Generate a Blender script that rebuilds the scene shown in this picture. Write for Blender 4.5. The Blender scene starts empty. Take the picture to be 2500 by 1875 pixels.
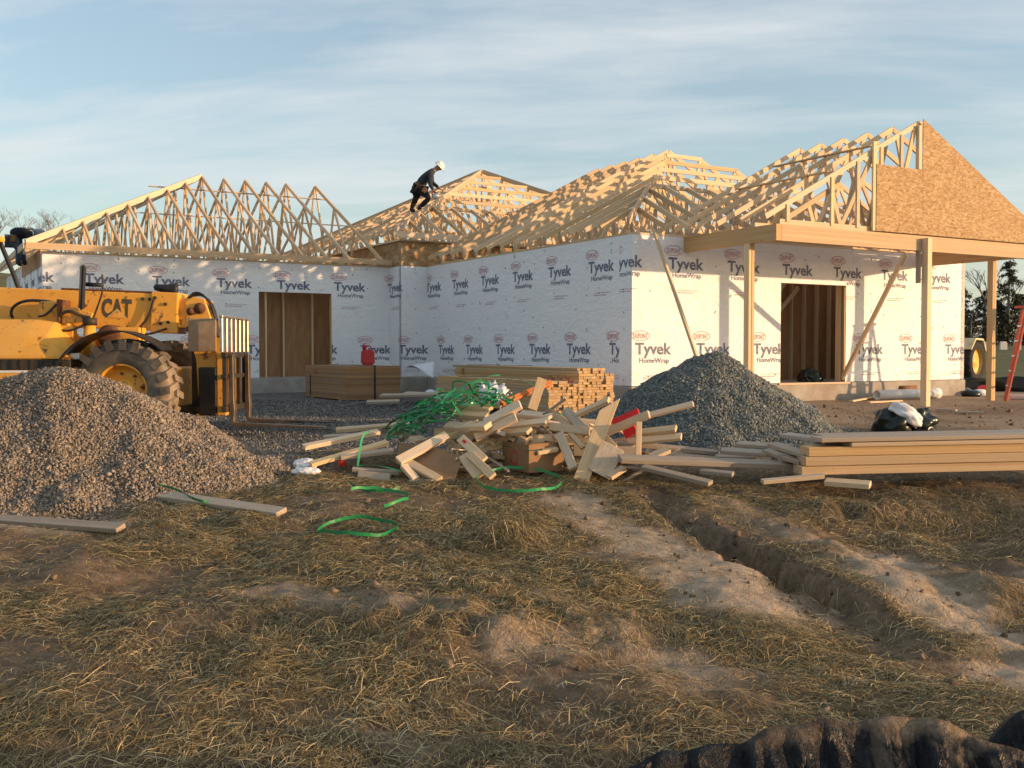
import bpy, bmesh, math, random
import numpy as np
from mathutils import Vector, Matrix, Euler

R = math.radians
random.seed(11)
rng = np.random.default_rng(11)
scene = bpy.context.scene
COL = scene.collection

# ------------------------------------------------------------------ camera
CAM_Z = 0.65
FPX = 2530.0                      # focal length in photo pixels (photo is 2500 wide)
PITCH = math.atan(79.5 / FPX)
cam_d = bpy.data.cameras.new('camera')
cam_d.sensor_width = 36.0
cam_d.lens = 36.0 * FPX / 2500.0
cam_d.clip_start = 0.05
cam_d.clip_end = 5000.0
cam = bpy.data.objects.new('camera', cam_d)
COL.objects.link(cam)
cam.location = (0, 0, CAM_Z)
cam.rotation_euler = (R(90) - PITCH, 0, 0)
scene.camera = cam

# ------------------------------------------------------------------ sky, sun, exposure
SUN_EL = R(6.4)
SUN_AZ = R(-12.0)                 # direction towards the sun, from +X towards -Y
SX, SY = math.cos(SUN_AZ), math.sin(SUN_AZ)
world = bpy.data.worlds.new('World')
scene.world = world
world.use_nodes = True
wn, wl = world.node_tree.nodes, world.node_tree.links
wn.clear()
w_out = wn.new('ShaderNodeOutputWorld')
w_bg = wn.new('ShaderNodeBackground')
w_bg.inputs['Strength'].default_value = 0.14
w_sky = wn.new('ShaderNodeTexSky')
w_sky.sky_type = 'NISHITA'
w_sky.sun_disc = False
w_sky.sun_elevation = SUN_EL
# Nishita: rotation 0 has the sun towards +Y, growing clockwise seen from above
w_sky.sun_rotation = math.atan2(SX, SY)
w_sky.altitude = 50
w_sky.air_density = 1.0
w_sky.dust_density = 1.6
w_sky.ozone_density = 1.7
w_tc = wn.new('ShaderNodeTexCoord')
w_sep = wn.new('ShaderNodeSeparateXYZ')
wl.new(w_tc.outputs['Generated'], w_sep.inputs[0])
def wmath(op, a, b=None, clamp=False):
    n = wn.new('ShaderNodeMath'); n.operation = op; n.use_clamp = clamp
    for i, v in enumerate((a, b)):
        if v is None: continue
        if isinstance(v, (int, float)): n.inputs[i].default_value = v
        else: wl.new(v, n.inputs[i])
    return n.outputs[0]
zz = wmath('ADD', wmath('MAXIMUM', w_sep.outputs['Z'], 0.0), 0.16)
cx_ = wmath('DIVIDE', w_sep.outputs['X'], zz)
cy_ = wmath('DIVIDE', w_sep.outputs['Y'], zz)
w_cmb = wn.new('ShaderNodeCombineXYZ')
wl.new(wmath('ADD', wmath('MULTIPLY', cx_, 0.42), wmath('MULTIPLY', cy_, 0.12)), w_cmb.inputs[0])
wl.new(wmath('ADD', wmath('MULTIPLY', cy_, 1.15), wmath('MULTIPLY', cx_, 0.10)), w_cmb.inputs[1])
w_n1 = wn.new('ShaderNodeTexNoise')
w_n1.inputs['Scale'].default_value = 2.3
w_n1.inputs['Detail'].default_value = 7.0
w_n1.inputs['Roughness'].default_value = 0.58
w_n1.inputs['Distortion'].default_value = 0.25
wl.new(w_cmb.outputs[0], w_n1.inputs['Vector'])
w_rmp = wn.new('ShaderNodeValToRGB')
w_rmp.color_ramp.elements[0].position = 0.39
w_rmp.color_ramp.elements[1].position = 0.68
wl.new(w_n1.outputs['Fac'], w_rmp.inputs[0])
w_fac = wmath('ADD', wmath('MULTIPLY', w_rmp.outputs[0], 0.60), 0.22, True)
w_mix = wn.new('ShaderNodeMix'); w_mix.data_type = 'RGBA'
wl.new(w_fac, w_mix.inputs['Factor'])
wl.new(w_sky.outputs[0], w_mix.inputs['A'])
w_mix.inputs['B'].default_value = (2.55, 2.68, 2.72, 1)
wl.new(w_mix.outputs['Result'], w_bg.inputs['Color'])
wl.new(w_bg.outputs[0], w_out.inputs[0])

sun_d = bpy.data.lights.new('sun', 'SUN')
sun_d.energy = 2.65
sun_d.angle = R(0.6)
sun_d.color = (1.0, 0.63, 0.34)
sun = bpy.data.objects.new('sun', sun_d)
COL.objects.link(sun)
to_sun = Vector((SX * math.cos(SUN_EL), SY * math.cos(SUN_EL), math.sin(SUN_EL)))
sun.rotation_euler = to_sun.to_track_quat('Z', 'Y').to_euler()
sun.location = to_sun * 60

vs = scene.view_settings
vs.view_transform = 'Standard'
vs.look = 'None'
vs.gamma = 1.0
vs.use_curve_mapping = False
vs.exposure = 1.14
try:
    scene.cycles.use_denoising = True
    scene.cycles.max_bounces = 6
    scene.cycles.diffuse_bounces = 3
    scene.cycles.sample_clamp_indirect = 6.0
except Exception:
    pass

# ------------------------------------------------------------------ helpers
def px(x, y, d):
    """World point seen at photo pixel (x, y), at distance d along +Y."""
    cx = (x - 1250.0) / FPX
    cy = (937.5 - y) / FPX
    yy = math.cos(PITCH) + cy * math.sin(PITCH)
    zz_ = -math.sin(PITCH) + cy * math.cos(PITCH)
    k = d / yy
    return Vector((cx * k, d, CAM_Z + zz_ * k))

def _hash(ix, iy, seed):
    h = (ix.astype(np.int64) * 374761393 + iy.astype(np.int64) * 668265263 + seed * 1274126177) & 0x7fffffff
    h = ((h ^ (h >> 13)) * 1274126177) & 0x7fffffff
    h = h ^ (h >> 16)
    return (h & 0xffff) / 65535.0

def vnoise(x, y, seed=0):
    x = np.asarray(x, float); y = np.asarray(y, float)
    ix = np.floor(x); iy = np.floor(y)
    fx = x - ix; fy = y - iy
    fx = fx * fx * fx * (fx * (fx * 6 - 15) + 10); fy = fy * fy * fy * (fy * (fy * 6 - 15) + 10)
    a = _hash(ix, iy, seed); b = _hash(ix + 1, iy, seed)
    c = _hash(ix, iy + 1, seed); d = _hash(ix + 1, iy + 1, seed)
    return (a * (1 - fx) + b * fx) * (1 - fy) + (c * (1 - fx) + d * fx) * fy - 0.5

def fbm(x, y, seed=0, octv=4, gain=0.5):
    t = 0.0; amp = 1.0; f = 1.0
    for i in range(octv):
        t = t + amp * vnoise(np.asarray(x) * f + 17.3 * i, np.asarray(y) * f - 9.1 * i, seed + i)
        amp *= gain; f *= 2.03
    return t

def sstep(e0, e1, x):
    t = np.clip((np.asarray(x, float) - e0) / (e1 - e0), 0, 1)
    return t * t * (3 - 2 * t)

def seg_dist(x, y, p, q):
    """distance to segment and parameter along it"""
    px_, py_ = p; qx, qy = q
    dx, dy = qx - px_, qy - py_
    t = np.clip(((x - px_) * dx + (y - py_) * dy) / (dx * dx + dy * dy), 0, 1)
    return np.hypot(x - (px_ + t * dx), y - (py_ + t * dy)), t

GY = [-20, 0, 4, 6, 8, 10, 12, 15, 20, 26, 40, 70, 120, 220, 900]
GZ = [-1.3, -1.02, -0.96, -0.87, -0.77, -0.645, -0.53, -0.46, -0.39, -0.37, -0.35, 0.1, 1.7, 2.6, 3.0]
gul_y = [3.0, 4.4, 4.9, 5.3, 6.3, 7.3, 8.4, 9.4, 10.2]
gul_x = [2.45, 2.36, 2.30, 2.24, 2.08, 1.86, 1.62, 1.38, 1.05]

def bare_mask(x, y):
    m = np.zeros_like(np.asarray(x, float))
    for p, q, w in (((0.62, 9.1), (1.58, 6.5), 0.50), ((0.10, 6.3), (1.0, 5.1), 0.26),
                    ((2.72, 7.7), (2.80, 4.9), 0.48), ((3.55, 7.0), (3.5, 5.0), 0.27), ((-4.6, 8.1), (-3.2, 8.0), 0.30),
                    ((-1.55, 6.2), (-0.75, 5.85), 0.20), ((2.0, 9.4), (2.5, 8.0), 0.22),
                    ((-0.15, 5.75), (0.15, 5.45), 0.24), ((-0.55, 4.25), (-0.45, 4.15), 0.16)):
        d, t = seg_dist(x, y, p, q)
        wob = 0.42 * fbm(np.asarray(x) * 1.9, np.asarray(y) * 1.9, 31, 5, 0.6)
        m = np.maximum(m, (1 - sstep(w * 0.35, w * 1.35, d + wob)) * (0.6 if w < 0.29 else 1.0))
    return m

def ground_z(x, y):
    x = np.asarray(x, float); y = np.asarray(y, float)
    z = np.interp(y, GY, GZ)
    # a grassy bank beyond the left end of the house
    z = z + 6.6 * np.exp(-(((x + 40) / 16.0) ** 2 + ((y - 72) / 15.0) ** 2))
    near = (1 - sstep(10.5, 14.0, y)) * (1 - sstep(9, 14, np.abs(x)))
    z = z - 0.016 * np.clip(x, -3, 4) * near
    z = z + near * (0.10 * fbm(x * 0.55, y * 0.55, 3, 3) + 0.05 * fbm(x * 2.1, y * 2.1, 9, 4, 0.55))
    z = z + (1 - near) * 0.03 * fbm(x * 0.8, y * 0.8, 5, 4) * (1 - sstep(40, 80, y))
    z = z - 0.085 * np.clip(x - 0.2, 0, 1.7) * sstep(4.2, 5.6, y) * (1 - sstep(8.6, 10.0, y))
    # trodden clods in the middle
    cl = np.exp(-(((x + 0.35) / 1.1) ** 2 + ((y - 5.75) / 0.55) ** 2))
    z = z + cl * (0.06 + 0.16 * np.abs(fbm(x * 3.1, y * 3.1, 21, 3)) + 0.06 * fbm(x * 9, y * 9, 22, 2))
    z = z + 0.13 * np.exp(-(((x + 0.05) / 0.22) ** 2 + ((y - 7.75) / 0.16) ** 2))      # straw tuft
    # erosion gully
    xg = np.interp(y, gul_y, gul_x) + 0.09 * fbm(y * 1.7, y * 0 + 3.3, 41, 3)
    s = x - xg
    rag = 0.10 * fbm(x * 3.5, y * 3.5, 51, 3)
    rag = rag + 0.05 * fbm(x * 11, y * 11, 53, 3)
    on = sstep(5.3, 6.9, y) * (1 - sstep(8.9, 10.0, y))
    wd = 0.55 + 0.55 * np.exp(-((y - 7.6) / 1.0) ** 2)
    dep = (0.05 + 0.17 * np.exp(-((y - 7.6) / 0.95) ** 2)) * (1 + 0.9 * fbm(x * 2.2, y * 2.2, 57, 3))
    cut = sstep(-0.24, -0.03, (s + rag) / wd) * (1 - sstep(0.06, 0.19, (s + rag * 1.3) / wd))
    z = z - on * dep * cut
    z = z + on * 0.07 * sstep(0.06, 0.26, s + rag) * (1 - sstep(0.5, 1.8, s))
    # rounded clay mounds on the right bank
    rb = sstep(0.3, 0.9, s) * sstep(4.2, 5.4, y) * (1 - sstep(8.2, 9.4, y)) * (1 - sstep(2.6, 4.5, s))
    z = z + rb * (0.10 * np.abs(fbm(x * 1.3, y * 1.0, 63, 3)) * 2 + 0.03 * fbm(x * 6, y * 6, 65, 3))
    # mud lump in front of the lumber stack, right
    z = z + 0.13 * np.exp(-(((x - 3.2) / 0.55) ** 2 + ((y - 9.35) / 0.22) ** 2)) * (1 + 1.3 * fbm(x * 5, y * 5, 61, 3))
    return z

def gz(x, y):
    return float(ground_z(np.array([x]), np.array([y]))[0])

_GD = np.concatenate([np.arange(2.5, 14, 0.01), np.arange(14, 60, 0.05)])
def gpt(x, y, lift=0.0):
    """Ground point hit by the ray through photo pixel (x, y)."""
    a = px(x, y, 1.0) - Vector((0, 0, CAM_Z))
    X = a.x * _GD; Z = CAM_Z + a.z * _GD
    G = ground_z(X, _GD)
    hit = np.nonzero(Z <= G)[0]
    i = hit[0] if len(hit) else len(_GD) - 1
    return Vector((X[i], _GD[i], G[i] + lift))

def link(o, parent=None):
    COL.objects.link(o)
    if parent is not None:
        o.parent = parent
    return o

def tag(o, label=None, cat=None, group=None, kind=None):
    if label: o['label'] = label
    if cat: o['category'] = cat
    if group: o['group'] = group
    if kind: o['kind'] = kind
    return o

def empty(name, loc=(0, 0, 0), rz=0.0, parent=None):
    o = bpy.data.objects.new(name, None)
    o.empty_display_size = 0.2
    link(o, parent)
    o.location = loc
    o.rotation_euler = (0, 0, rz)
    return o

def mesh_from(name, verts, faces, mats, smooth=False, fmat=None):
    me = bpy.data.meshes.new(name)
    me.from_pydata([tuple(v) for v in verts], [], [tuple(f) for f in faces])
    if not isinstance(mats, (list, tuple)): mats = [mats]
    for m in mats: me.materials.append(m)
    if fmat is not None:
        me.polygons.foreach_set('material_index', fmat)
    if smooth:
        me.polygons.foreach_set('use_smooth', [True] * len(me.polygons))
    me.update()
    return me

def obj(name, me, parent=None, M=None):
    o = bpy.data.objects.new(name, me)
    link(o, parent)
    if M is not None: o.matrix_basis = M
    return o

def bm_obj(name, bm, mats, parent=None, M=None, smooth=False):
    me = bpy.data.meshes.new(name)
    bm.normal_update()
    bm.to_mesh(me); bm.free()
    if not isinstance(mats, (list, tuple)): mats = [mats]
    for m in mats: me.materials.append(m)
    if smooth:
        me.polygons.foreach_set('use_smooth', [True] * len(me.polygons))
    return obj(name, me, parent, M)

def big_mesh(name, V, F, mats, smooth=False):
    """numpy verts (n,3), faces (m,k) all of one size"""
    me = bpy.data.meshes.new(name)
    k = F.shape[1]
    me.vertices.add(len(V)); me.vertices.foreach_set('co', V.astype(np.float32).ravel())
    me.loops.add(F.size); me.loops.foreach_set('vertex_index', F.astype(np.int32).ravel())
    me.polygons.add(len(F))
    me.polygons.foreach_set('loop_start', np.arange(0, F.size, k, dtype=np.int32))
    if smooth: me.polygons.foreach_set('use_smooth', np.ones(len(F), dtype=bool))
    if not isinstance(mats, (list, tuple)): mats = [mats]
    for m in mats: me.materials.append(m)
    me.update(calc_edges=True)
    me.validate()
    return me

CUBE_V = [(-.5, -.5, -.5), (.5, -.5, -.5), (.5, .5, -.5), (-.5, .5, -.5), (-.5, -.5, .5), (.5, -.5, .5), (.5, .5, .5), (-.5, .5, .5)]
CUBE_F = [(3, 2, 1, 0), (4, 5, 6, 7), (0, 1, 5, 4), (1, 2, 6, 5), (2, 3, 7, 6), (3, 0, 4, 7)]
_unit = {}
def unit_cube(m):
    if m.name not in _unit:
        _unit[m.name] = mesh_from('board_' + m.name, CUBE_V, CUBE_F, m)
    return _unit[m.name]

def frame_x(p0, p1, up=(0, 0, 1), roll=0.0):
    p0 = Vector(p0); p1 = Vector(p1)
    x = (p1 - p0); L = x.length; x.normalize()
    up = Vector(up)
    if abs(x.dot(up)) > 0.995: up = Vector((0, 1, 0)) if abs(x.y) < 0.9 else Vector((1, 0, 0))
    y = up.cross(x).normalized(); z = x.cross(y)
    M = Matrix((x, y, z)).transposed().to_4x4()
    if roll: M = M @ Matrix.Rotation(roll, 4, 'X')
    M.translation = (p0 + p1) / 2
    return M, L

def beam(name, p0, p1, w, h, m, parent=None, up=(0, 0, 1), roll=0.0):
    """straight piece of timber from p0 to p1: w across, h along 'up'"""
    M, L = frame_x(p0, p1, up, roll)
    o = bpy.data.objects.new(name, unit_cube(m))
    link(o, parent)
    o.matrix_basis = M @ Matrix.Diagonal((L, w, h, 1))
    return o

def box_bm(bm, lo, hi, M=None):
    vs_ = [bm.verts.new((hi[0] if v[0] > 0 else lo[0], hi[1] if v[1] > 0 else lo[1], hi[2] if v[2] > 0 else lo[2])) for v in CUBE_V]
    if M is not None:
        for v in vs_: v.co = M @ v.co
    fs = [bm.faces.new([vs_[i] for i in f]) for f in CUBE_F]
    return vs_, fs

def bev_box(name, lo, hi, m, parent=None, M=None, bev=0.01, seg=2, smooth=False):
    bm = bmesh.new()
    box_bm(bm, lo, hi)
    if bev > 0:
        bmesh.ops.bevel(bm, geom=bm.edges[:], offset=bev, segments=seg, affect='EDGES', profile=0.5)
    return bm_obj(name, bm, m, parent, M, smooth)

def prism(name, poly, y0, y1, m, parent=None, M=None, bev=0.0, seg=2):
    """polygon in (x, z), extruded in y"""
    bm = bmesh.new()
    a = [bm.verts.new((p[0], y0, p[1])) for p in poly]
    b = [bm.verts.new((p[0], y1, p[1])) for p in poly]
    bm.faces.new(a); bm.faces.new(list(reversed(b)))
    n = len(poly)
    for i in range(n):
        bm.faces.new((a[(i + 1) % n], a[i], b[i], b[(i + 1) % n]))
    bmesh.ops.recalc_face_normals(bm, faces=bm.faces[:])
    if bev > 0:
        bmesh.ops.bevel(bm, geom=bm.edges[:], offset=bev, segments=seg, affect='EDGES', profile=0.5)
    return bm_obj(name, bm, m, parent, M)

def lathe(name, prof, m, parent=None, M=None, n=32, smooth=True):
    """profile of (r, x) turned round the local Y axis (x is the position on Y)"""
    V, F = [], []
    k = len(prof)
    for i in range(n):
        a = 2 * math.pi * i / n
        for r, x in prof: V.append((r * math.cos(a), x, r * math.sin(a)))
    for i in range(n):
        j = (i + 1) % n
        for q in range(k - 1):
            F.append((i * k + q, i * k + q + 1, j * k + q + 1, j * k + q))
    me = mesh_from(name, V, F, m, smooth)
    bm = bmesh.new(); bm.from_mesh(me)
    bmesh.ops.remove_doubles(bm, verts=bm.verts[:], dist=1e-5)
    bmesh.ops.recalc_face_normals(bm, faces=bm.faces[:])
    bm.to_mesh(me); bm.free()
    return obj(name, me, parent, M)

def tube_mesh(name, pts, r, m, n=8, taper=None, closed_ends=True):
    pts = [Vector(p) for p in pts]
    V, F = [], []
    prev = None
    for i, p in enumerate(pts):
        t = (pts[min(i + 1, len(pts) - 1)] - pts[max(i - 1, 0)]).normalized()
        if prev is None:
            ref = Vector((0, 0, 1)) if abs(t.z) < 0.9 else Vector((1, 0, 0))
            u = t.cross(ref).normalized()
        else:
            u = (prev - t * prev.dot(t)).normalized()
        prev = u
        w = t.cross(u)
        rr = r if taper is None else taper[i]
        for k in range(n):
            a = 2 * math.pi * k / n
            V.append(p + (u * math.cos(a) + w * math.sin(a)) * rr)
    for i in range(len(pts) - 1):
        for k in range(n):
            F.append((i * n + k, i * n + (k + 1) % n, (i + 1) * n + (k + 1) % n, (i + 1) * n + k))
    if closed_ends:
        F.append(tuple(reversed(range(n)))); F.append(tuple(range((len(pts) - 1) * n, len(pts) * n)))
    return mesh_from(name, V, F, m, True)

def chaikin(pts, k=2):
    pts = [Vector(p) for p in pts]
    for _ in range(k):
        q = [pts[0]]
        for a, b in zip(pts[:-1], pts[1:]): q += [a.lerp(b, .25), a.lerp(b, .75)]
        pts = q + [pts[-1]]
    return pts
def tube(name, pts, r, m, parent=None, n=8, taper=None, M=None):
    if taper is None and len(pts) > 2: pts = chaikin(pts)
    return obj(name, tube_mesh(name, pts, r, m, n, taper), parent, M)

def ribbon(name, pts, w, m, parent=None, up=(0, 0, 1), th=0.0016, twist=0.0):
    """flat strap following pts; its width lies along 'up' turned by twist"""
    pts = [Vector(p) for p in pts]
    V, F = [], []
    n = len(pts)
    for i, p in enumerate(pts):
        t = (pts[min(i + 1, n - 1)] - pts[max(i - 1, 0)]).normalized()
        u = Vector(up); u = (u - t * u.dot(t))
        if u.length < 1e-4: u = Vector((1, 0, 0))
        u.normalize()
        if twist: u = Matrix.Rotation(twist * i / max(1, n - 1), 3, t) @ u
        s = t.cross(u)
        for du, ds in ((-.5, -.5), (.5, -.5), (.5, .5), (-.5, .5)):
            V.append(p + u * du * w + s * ds * th)
    for i in range(n - 1):
        for k in range(4):
            F.append((i * 4 + k, i * 4 + (k + 1) % 4, (i + 1) * 4 + (k + 1) % 4, (i + 1) * 4 + k))
    F.append((3, 2, 1, 0)); F.append(tuple(range((n - 1) * 4, n * 4)))
    me = mesh_from(name, V, F, m)
    return obj(name, me, parent)

# ------------------------------------------------------------------ materials
class NT:
    def __init__(self, name):
        self.m = bpy.data.materials.new(name); self.m.use_nodes = True
        self.n = self.m.node_tree.nodes; self.l = self.m.node_tree.links
        self.b = self.n['Principled BSDF']
    def new(self, t, **kw):
        n = self.n.new(t)
        for k, v in kw.items(): setattr(n, k, v)
        return n
    def put(self, sock, v):
        if isinstance(v, bpy.types.NodeSocket): self.l.new(v, sock)
        else: sock.default_value = v
    def math(self, op, a, b=None, clamp=False):
        n = self.new('ShaderNodeMath', operation=op, use_clamp=clamp)
        self.put(n.inputs[0], a)
        if b is not None: self.put(n.inputs[1], b)
        return n.outputs[0]
    def noise(self, vec, scale, detail=4, rough=0.55, dist=0.0, w=None):
        n = self.new('ShaderNodeTexNoise')
        if w is not None:
            n.noise_dimensions = '4D'; self.put(n.inputs['W'], w)
        self.put(n.inputs['Vector'], vec); n.inputs['Scale'].default_value = scale
        n.inputs['Detail'].default_value = detail; n.inputs['Roughness'].default_value = rough
        n.inputs['Distortion'].default_value = dist
        return n.outputs['Fac']
    def ramp(self, fac, stops):
        n = self.new('ShaderNodeValToRGB')
        e = n.color_ramp.elements
        while len(e) > 1: e.remove(e[0])
        e[0].position = stops[0][0]; e[0].color = (*stops[0][1], 1)
        for p, c in stops[1:]:
            q = e.new(p); q.color = (*c, 1)
        self.put(n.inputs[0], fac)
        return n.outputs[0]
    def mix(self, f, a, b, mode='MIX'):
        n = self.new('ShaderNodeMix', data_type='RGBA', blend_type=mode)
        self.put(n.inputs['Factor'], f)
        for k, v in (('A', a), ('B', b)):
            if isinstance(v, tuple) and len(v) == 3: v = (*v, 1)
            self.put(n.inputs[k], v)
        return n.outputs['Result']
    def map(self, vec, scale=(1, 1, 1), rot=(0, 0, 0), loc=(0, 0, 0)):
        n = self.new('ShaderNodeMapping')
        self.put(n.inputs['Vector'], vec)
        n.inputs['Scale'].default_value = scale; n.inputs['Rotation'].default_value = rot; n.inputs['Location'].default_value = loc
        return n.outputs[0]
    def coord(self, which='Object'):
        return self.new('ShaderNodeTexCoord').outputs[which]
    def pos(self):
        return self.new('ShaderNodeNewGeometry').outputs['Position']
    def bump(self, h, strength=0.3, dist=0.01):
        n = self.new('ShaderNodeBump')
        n.inputs['Strength'].default_value = strength; n.inputs['Distance'].default_value = dist
        self.put(n.inputs['Height'], h)
        self.l.new(n.outputs[0], self.b.inputs['Normal'])
    def color(self, c):
        if isinstance(c, tuple) and len(c) == 3: c = (*c, 1)
        self.put(self.b.inputs['Base Color'], c)
    def set(self, rough=0.7, metal=0.0, spec=0.4):
        self.put(self.b.inputs['Roughness'], rough); self.b.inputs['Metallic'].default_value = metal
        self.b.inputs['Specular IOR Level'].default_value = spec
        return self.m

def m_wood(name, c1, c2, c3, var=0.22, rough=0.72):
    t = NT(name)
    oi = t.new('ShaderNodeObjectInfo')
    rnd = oi.outputs['Random']
    g = t.coord('Generated')
    v = t.map(g, (1.1, 5.0, 5.0))
    n1 = t.noise(v, 2.0, 5, 0.6, 0.6, t.math('MULTIPLY', rnd, 37.0))
    n2 = t.noise(t.map(g, (2.5, 26.0, 26.0)), 1.6, 3, 0.5, 0.0, t.math('MULTIPLY', rnd, 91.0))
    c = t.ramp(n1, [(0.30, c1), (0.55, c2), (0.78, c3)])
    c = t.mix(t.math('MULTIPLY', t.math('SUBTRACT', n2, 0.42, True), 0.9), c, tuple(x * 0.55 for x in c1))
    kn = t.new('ShaderNodeTexVoronoi'); kn.voronoi_dimensions = '4D'
    t.put(kn.inputs['Vector'], t.map(g, (7.0, 1.6, 1.6))); t.put(kn.inputs['W'], t.math('MULTIPLY', rnd, 53.0)); kn.inputs['Scale'].default_value = 1.0
    k = t.math('LESS_THAN', kn.outputs['Distance'], 0.085)
    c = t.mix(t.math('MULTIPLY', k, 0.6), c, (0.16, 0.075, 0.03))
    hsv = t.new('ShaderNodeHueSaturation')
    t.put(hsv.inputs['Color'], c)
    t.put(hsv.inputs['Value'], t.math('ADD', t.math('MULTIPLY', rnd, 2 * var), 1.0 - var))
    r2 = t.math('FRACT', t.math('MULTIPLY', rnd, 7.77))
    t.put(hsv.inputs['Saturation'], t.math('ADD', t.math('MULTIPLY', r2, 0.3), 0.83))
    t.color(hsv.outputs[0])
    t.bump(n2, 0.25, 0.004)
    return t.set(rough, 0, 0.3)

def m_osb(name, scale=1.0):
    t = NT(name)
    p = t.coord('Object')
    w = t.noise(p, 3.0 * scale, 2, 0.5)
    cols = []
    hs = []
    for i, (rot, sc) in enumerate(((0.3, 26), (1.4, 24), (2.3, 30))):
        v = t.new('ShaderNodeTexVoronoi')
        t.put(v.inputs['Vector'], t.map(p, (0.42, 1.0, 1.0), (rot * 0.3, rot, rot * 0.6)))
        v.inputs['Scale'].default_value = sc * scale; v.inputs['Randomness'].default_value = 1.0
        s = t.new('ShaderNodeSeparateColor'); t.put(s.inputs[0], v.outputs['Color'])
        cols.append(s.outputs[0]); hs.append(v.outputs['Distance'])
    f = t.math('ADD', t.math('MULTIPLY', cols[0], 0.45), t.math('ADD', t.math('MULTIPLY', cols[1], 0.35), t.math('MULTIPLY', cols[2], 0.2)))
    f = t.math('ADD', t.math('MULTIPLY', f, 0.8), t.math('MULTIPLY', w, 0.25))
    c = t.ramp(f, [(0.15, (0.25, 0.13, 0.05)), (0.45, (0.375, 0.235, 0.112)), (0.62, (0.44, 0.29, 0.148)), (0.88, (0.57, 0.41, 0.235))])
    t.color(c)
    t.bump(t.math('ADD', hs[0], cols[1]), 0.3, 0.004)
    return t.set(0.75, 0, 0.25)

def m_plain(name, c, rough=0.6, metal=0.0, spec=0.4, var=0.12, nscale=8.0, bump=0.0, dirt=None, dirt_amt=0.0):
    t = NT(name)
    p = t.coord('Object')
    n = t.noise(p, nscale, 5, 0.6)
    c1 = tuple(min(1, x * (1 - var)) for x in c); c2 = tuple(min(1, x * (1 + var)) for x in c)
    col = t.ramp(n, [(0.3, c1), (0.7, c2)])
    if dirt:
        nd = t.noise(p, nscale * 0.35, 6, 0.68, 0.4)
        col = t.mix(t.math('MULTIPLY', t.ramp(nd, [(0.46, (0, 0, 0)), (0.66, (1, 1, 1))]), dirt_amt), col, dirt)
    t.color(col)
    if bump: t.bump(t.noise(p, nscale * 3, 4, 0.6), bump, 0.01)
    return t.set(rough, metal, spec)

M = {}
M['wood'] = m_wood('framing_lumber', (0.56, 0.385, 0.215), (0.69, 0.51, 0.31), (0.77, 0.60, 0.40))
M['wood_pale'] = m_wood('pale_lumber', (0.52, 0.37, 0.225), (0.66, 0.49, 0.32), (0.75, 0.59, 0.41))
M['wood_grey'] = m_wood('weathered_lumber', (0.32, 0.245, 0.175), (0.43, 0.345, 0.26), (0.53, 0.44, 0.345))
M['wood_beam'] = m_wood('beam_lumber', (0.46, 0.295, 0.15), (0.57, 0.39, 0.215), (0.64, 0.465, 0.28), 0.08)
M['sheet_edge'] = m_wood('board_edges', (0.27, 0.15, 0.068), (0.34, 0.20, 0.095), (0.42, 0.265, 0.14), 0.26)
M['osb'] = m_osb('strand_board', 1.5)
M['osb_far'] = m_osb('strand_board_coarse', 0.45)

def m_ply():
    t = NT('brown_panel')
    p = t.coord('Object')
    n = t.noise(t.map(p, (3.0, 1.0, 0.7)), 3.0, 6, 0.65)
    t.color(t.ramp(n, [(0.25, (0.29, 0.155, 0.075)), (0.6, (0.41, 0.235, 0.12)), (0.85, (0.50, 0.31, 0.165))]))
    return t.set(0.8, 0, 0.2)
M['ply'] = m_ply()
def wrap_bump(t):
    """slack-sheet creases, the same for the sheet and for the ink printed on it"""
    p = t.pos()
    cr = t.noise(t.map(p, (1.3, 1.3, 2.2), (R(10), R(24), R(12))), 0.9, 3, 0.5, 1.6)
    cr2 = t.noise(t.map(p, (0.7, 0.7, 3.4), (R(-8), R(10), 0)), 1.5, 4, 0.6, 1.0)
    cr3 = t.noise(t.map(p, (2.6, 2.6, 0.5)), 1.2, 3, 0.5, 0.4)
    r1 = t.math('MINIMUM', t.math('ABSOLUTE', t.math('SUBTRACT', cr, 0.5)), 0.07)
    r2 = t.math('MINIMUM', t.math('ABSOLUTE', t.math('SUBTRACT', cr2, 0.5)), 0.06)
    h = t.math('ADD', t.math('MULTIPLY', r1, 6.0), t.math('ADD', t.math('MULTIPLY', r2, 4.0), t.math('MULTIPLY', cr3, 0.8)))
    t.bump(h, 0.30, 0.04)
def m_wrap():
    t = NT('house_wrap')
    p = t.pos()
    n = t.noise(p, 0.55, 3, 0.5)
    c = t.ramp(n, [(0.3, (0.78, 0.79, 0.81)), (0.7, (0.83, 0.84, 0.85))])
    sp_ = t.noise(p, 4.0, 7, 0.7, 0.3)
    s_ = t.new('ShaderNodeSeparateXYZ'); t.put(s_.inputs[0], p)
    low = t.math('SUBTRACT', 1.0, t.math('MULTIPLY', s_.outputs[2], 2.2), True)
    c = t.mix(t.math('MULTIPLY', t.ramp(t.math('ADD', sp_, t.math('MULTIPLY', low, 0.10)), [(0.58, (0, 0, 0)), (0.74, (1, 1, 1))]), 0.35), c, (0.48, 0.42, 0.35))
    t.color(c)
    wrap_bump(t)
    return t.set(0.55, 0, 0.35)
M['wrap'] = m_wrap()
def m_ink(name, c, fade):
    t = NT(name)
    p = t.pos()
    n = t.noise(p, 14.0, 6, 0.7)
    f = t.math('ADD', t.math('MULTIPLY', t.ramp(n, [(0.40, (0, 0, 0)), (0.72, (1, 1, 1))]), fade), fade * 0.25)
    t.color(t.mix(f, c, (0.78, 0.79, 0.82)))
    wrap_bump(t)
    return t.set(0.65, 0, 0.3)
M['ink_blue'] = m_ink('blue_print', (0.050, 0.070, 0.150), 0.28)
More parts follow.
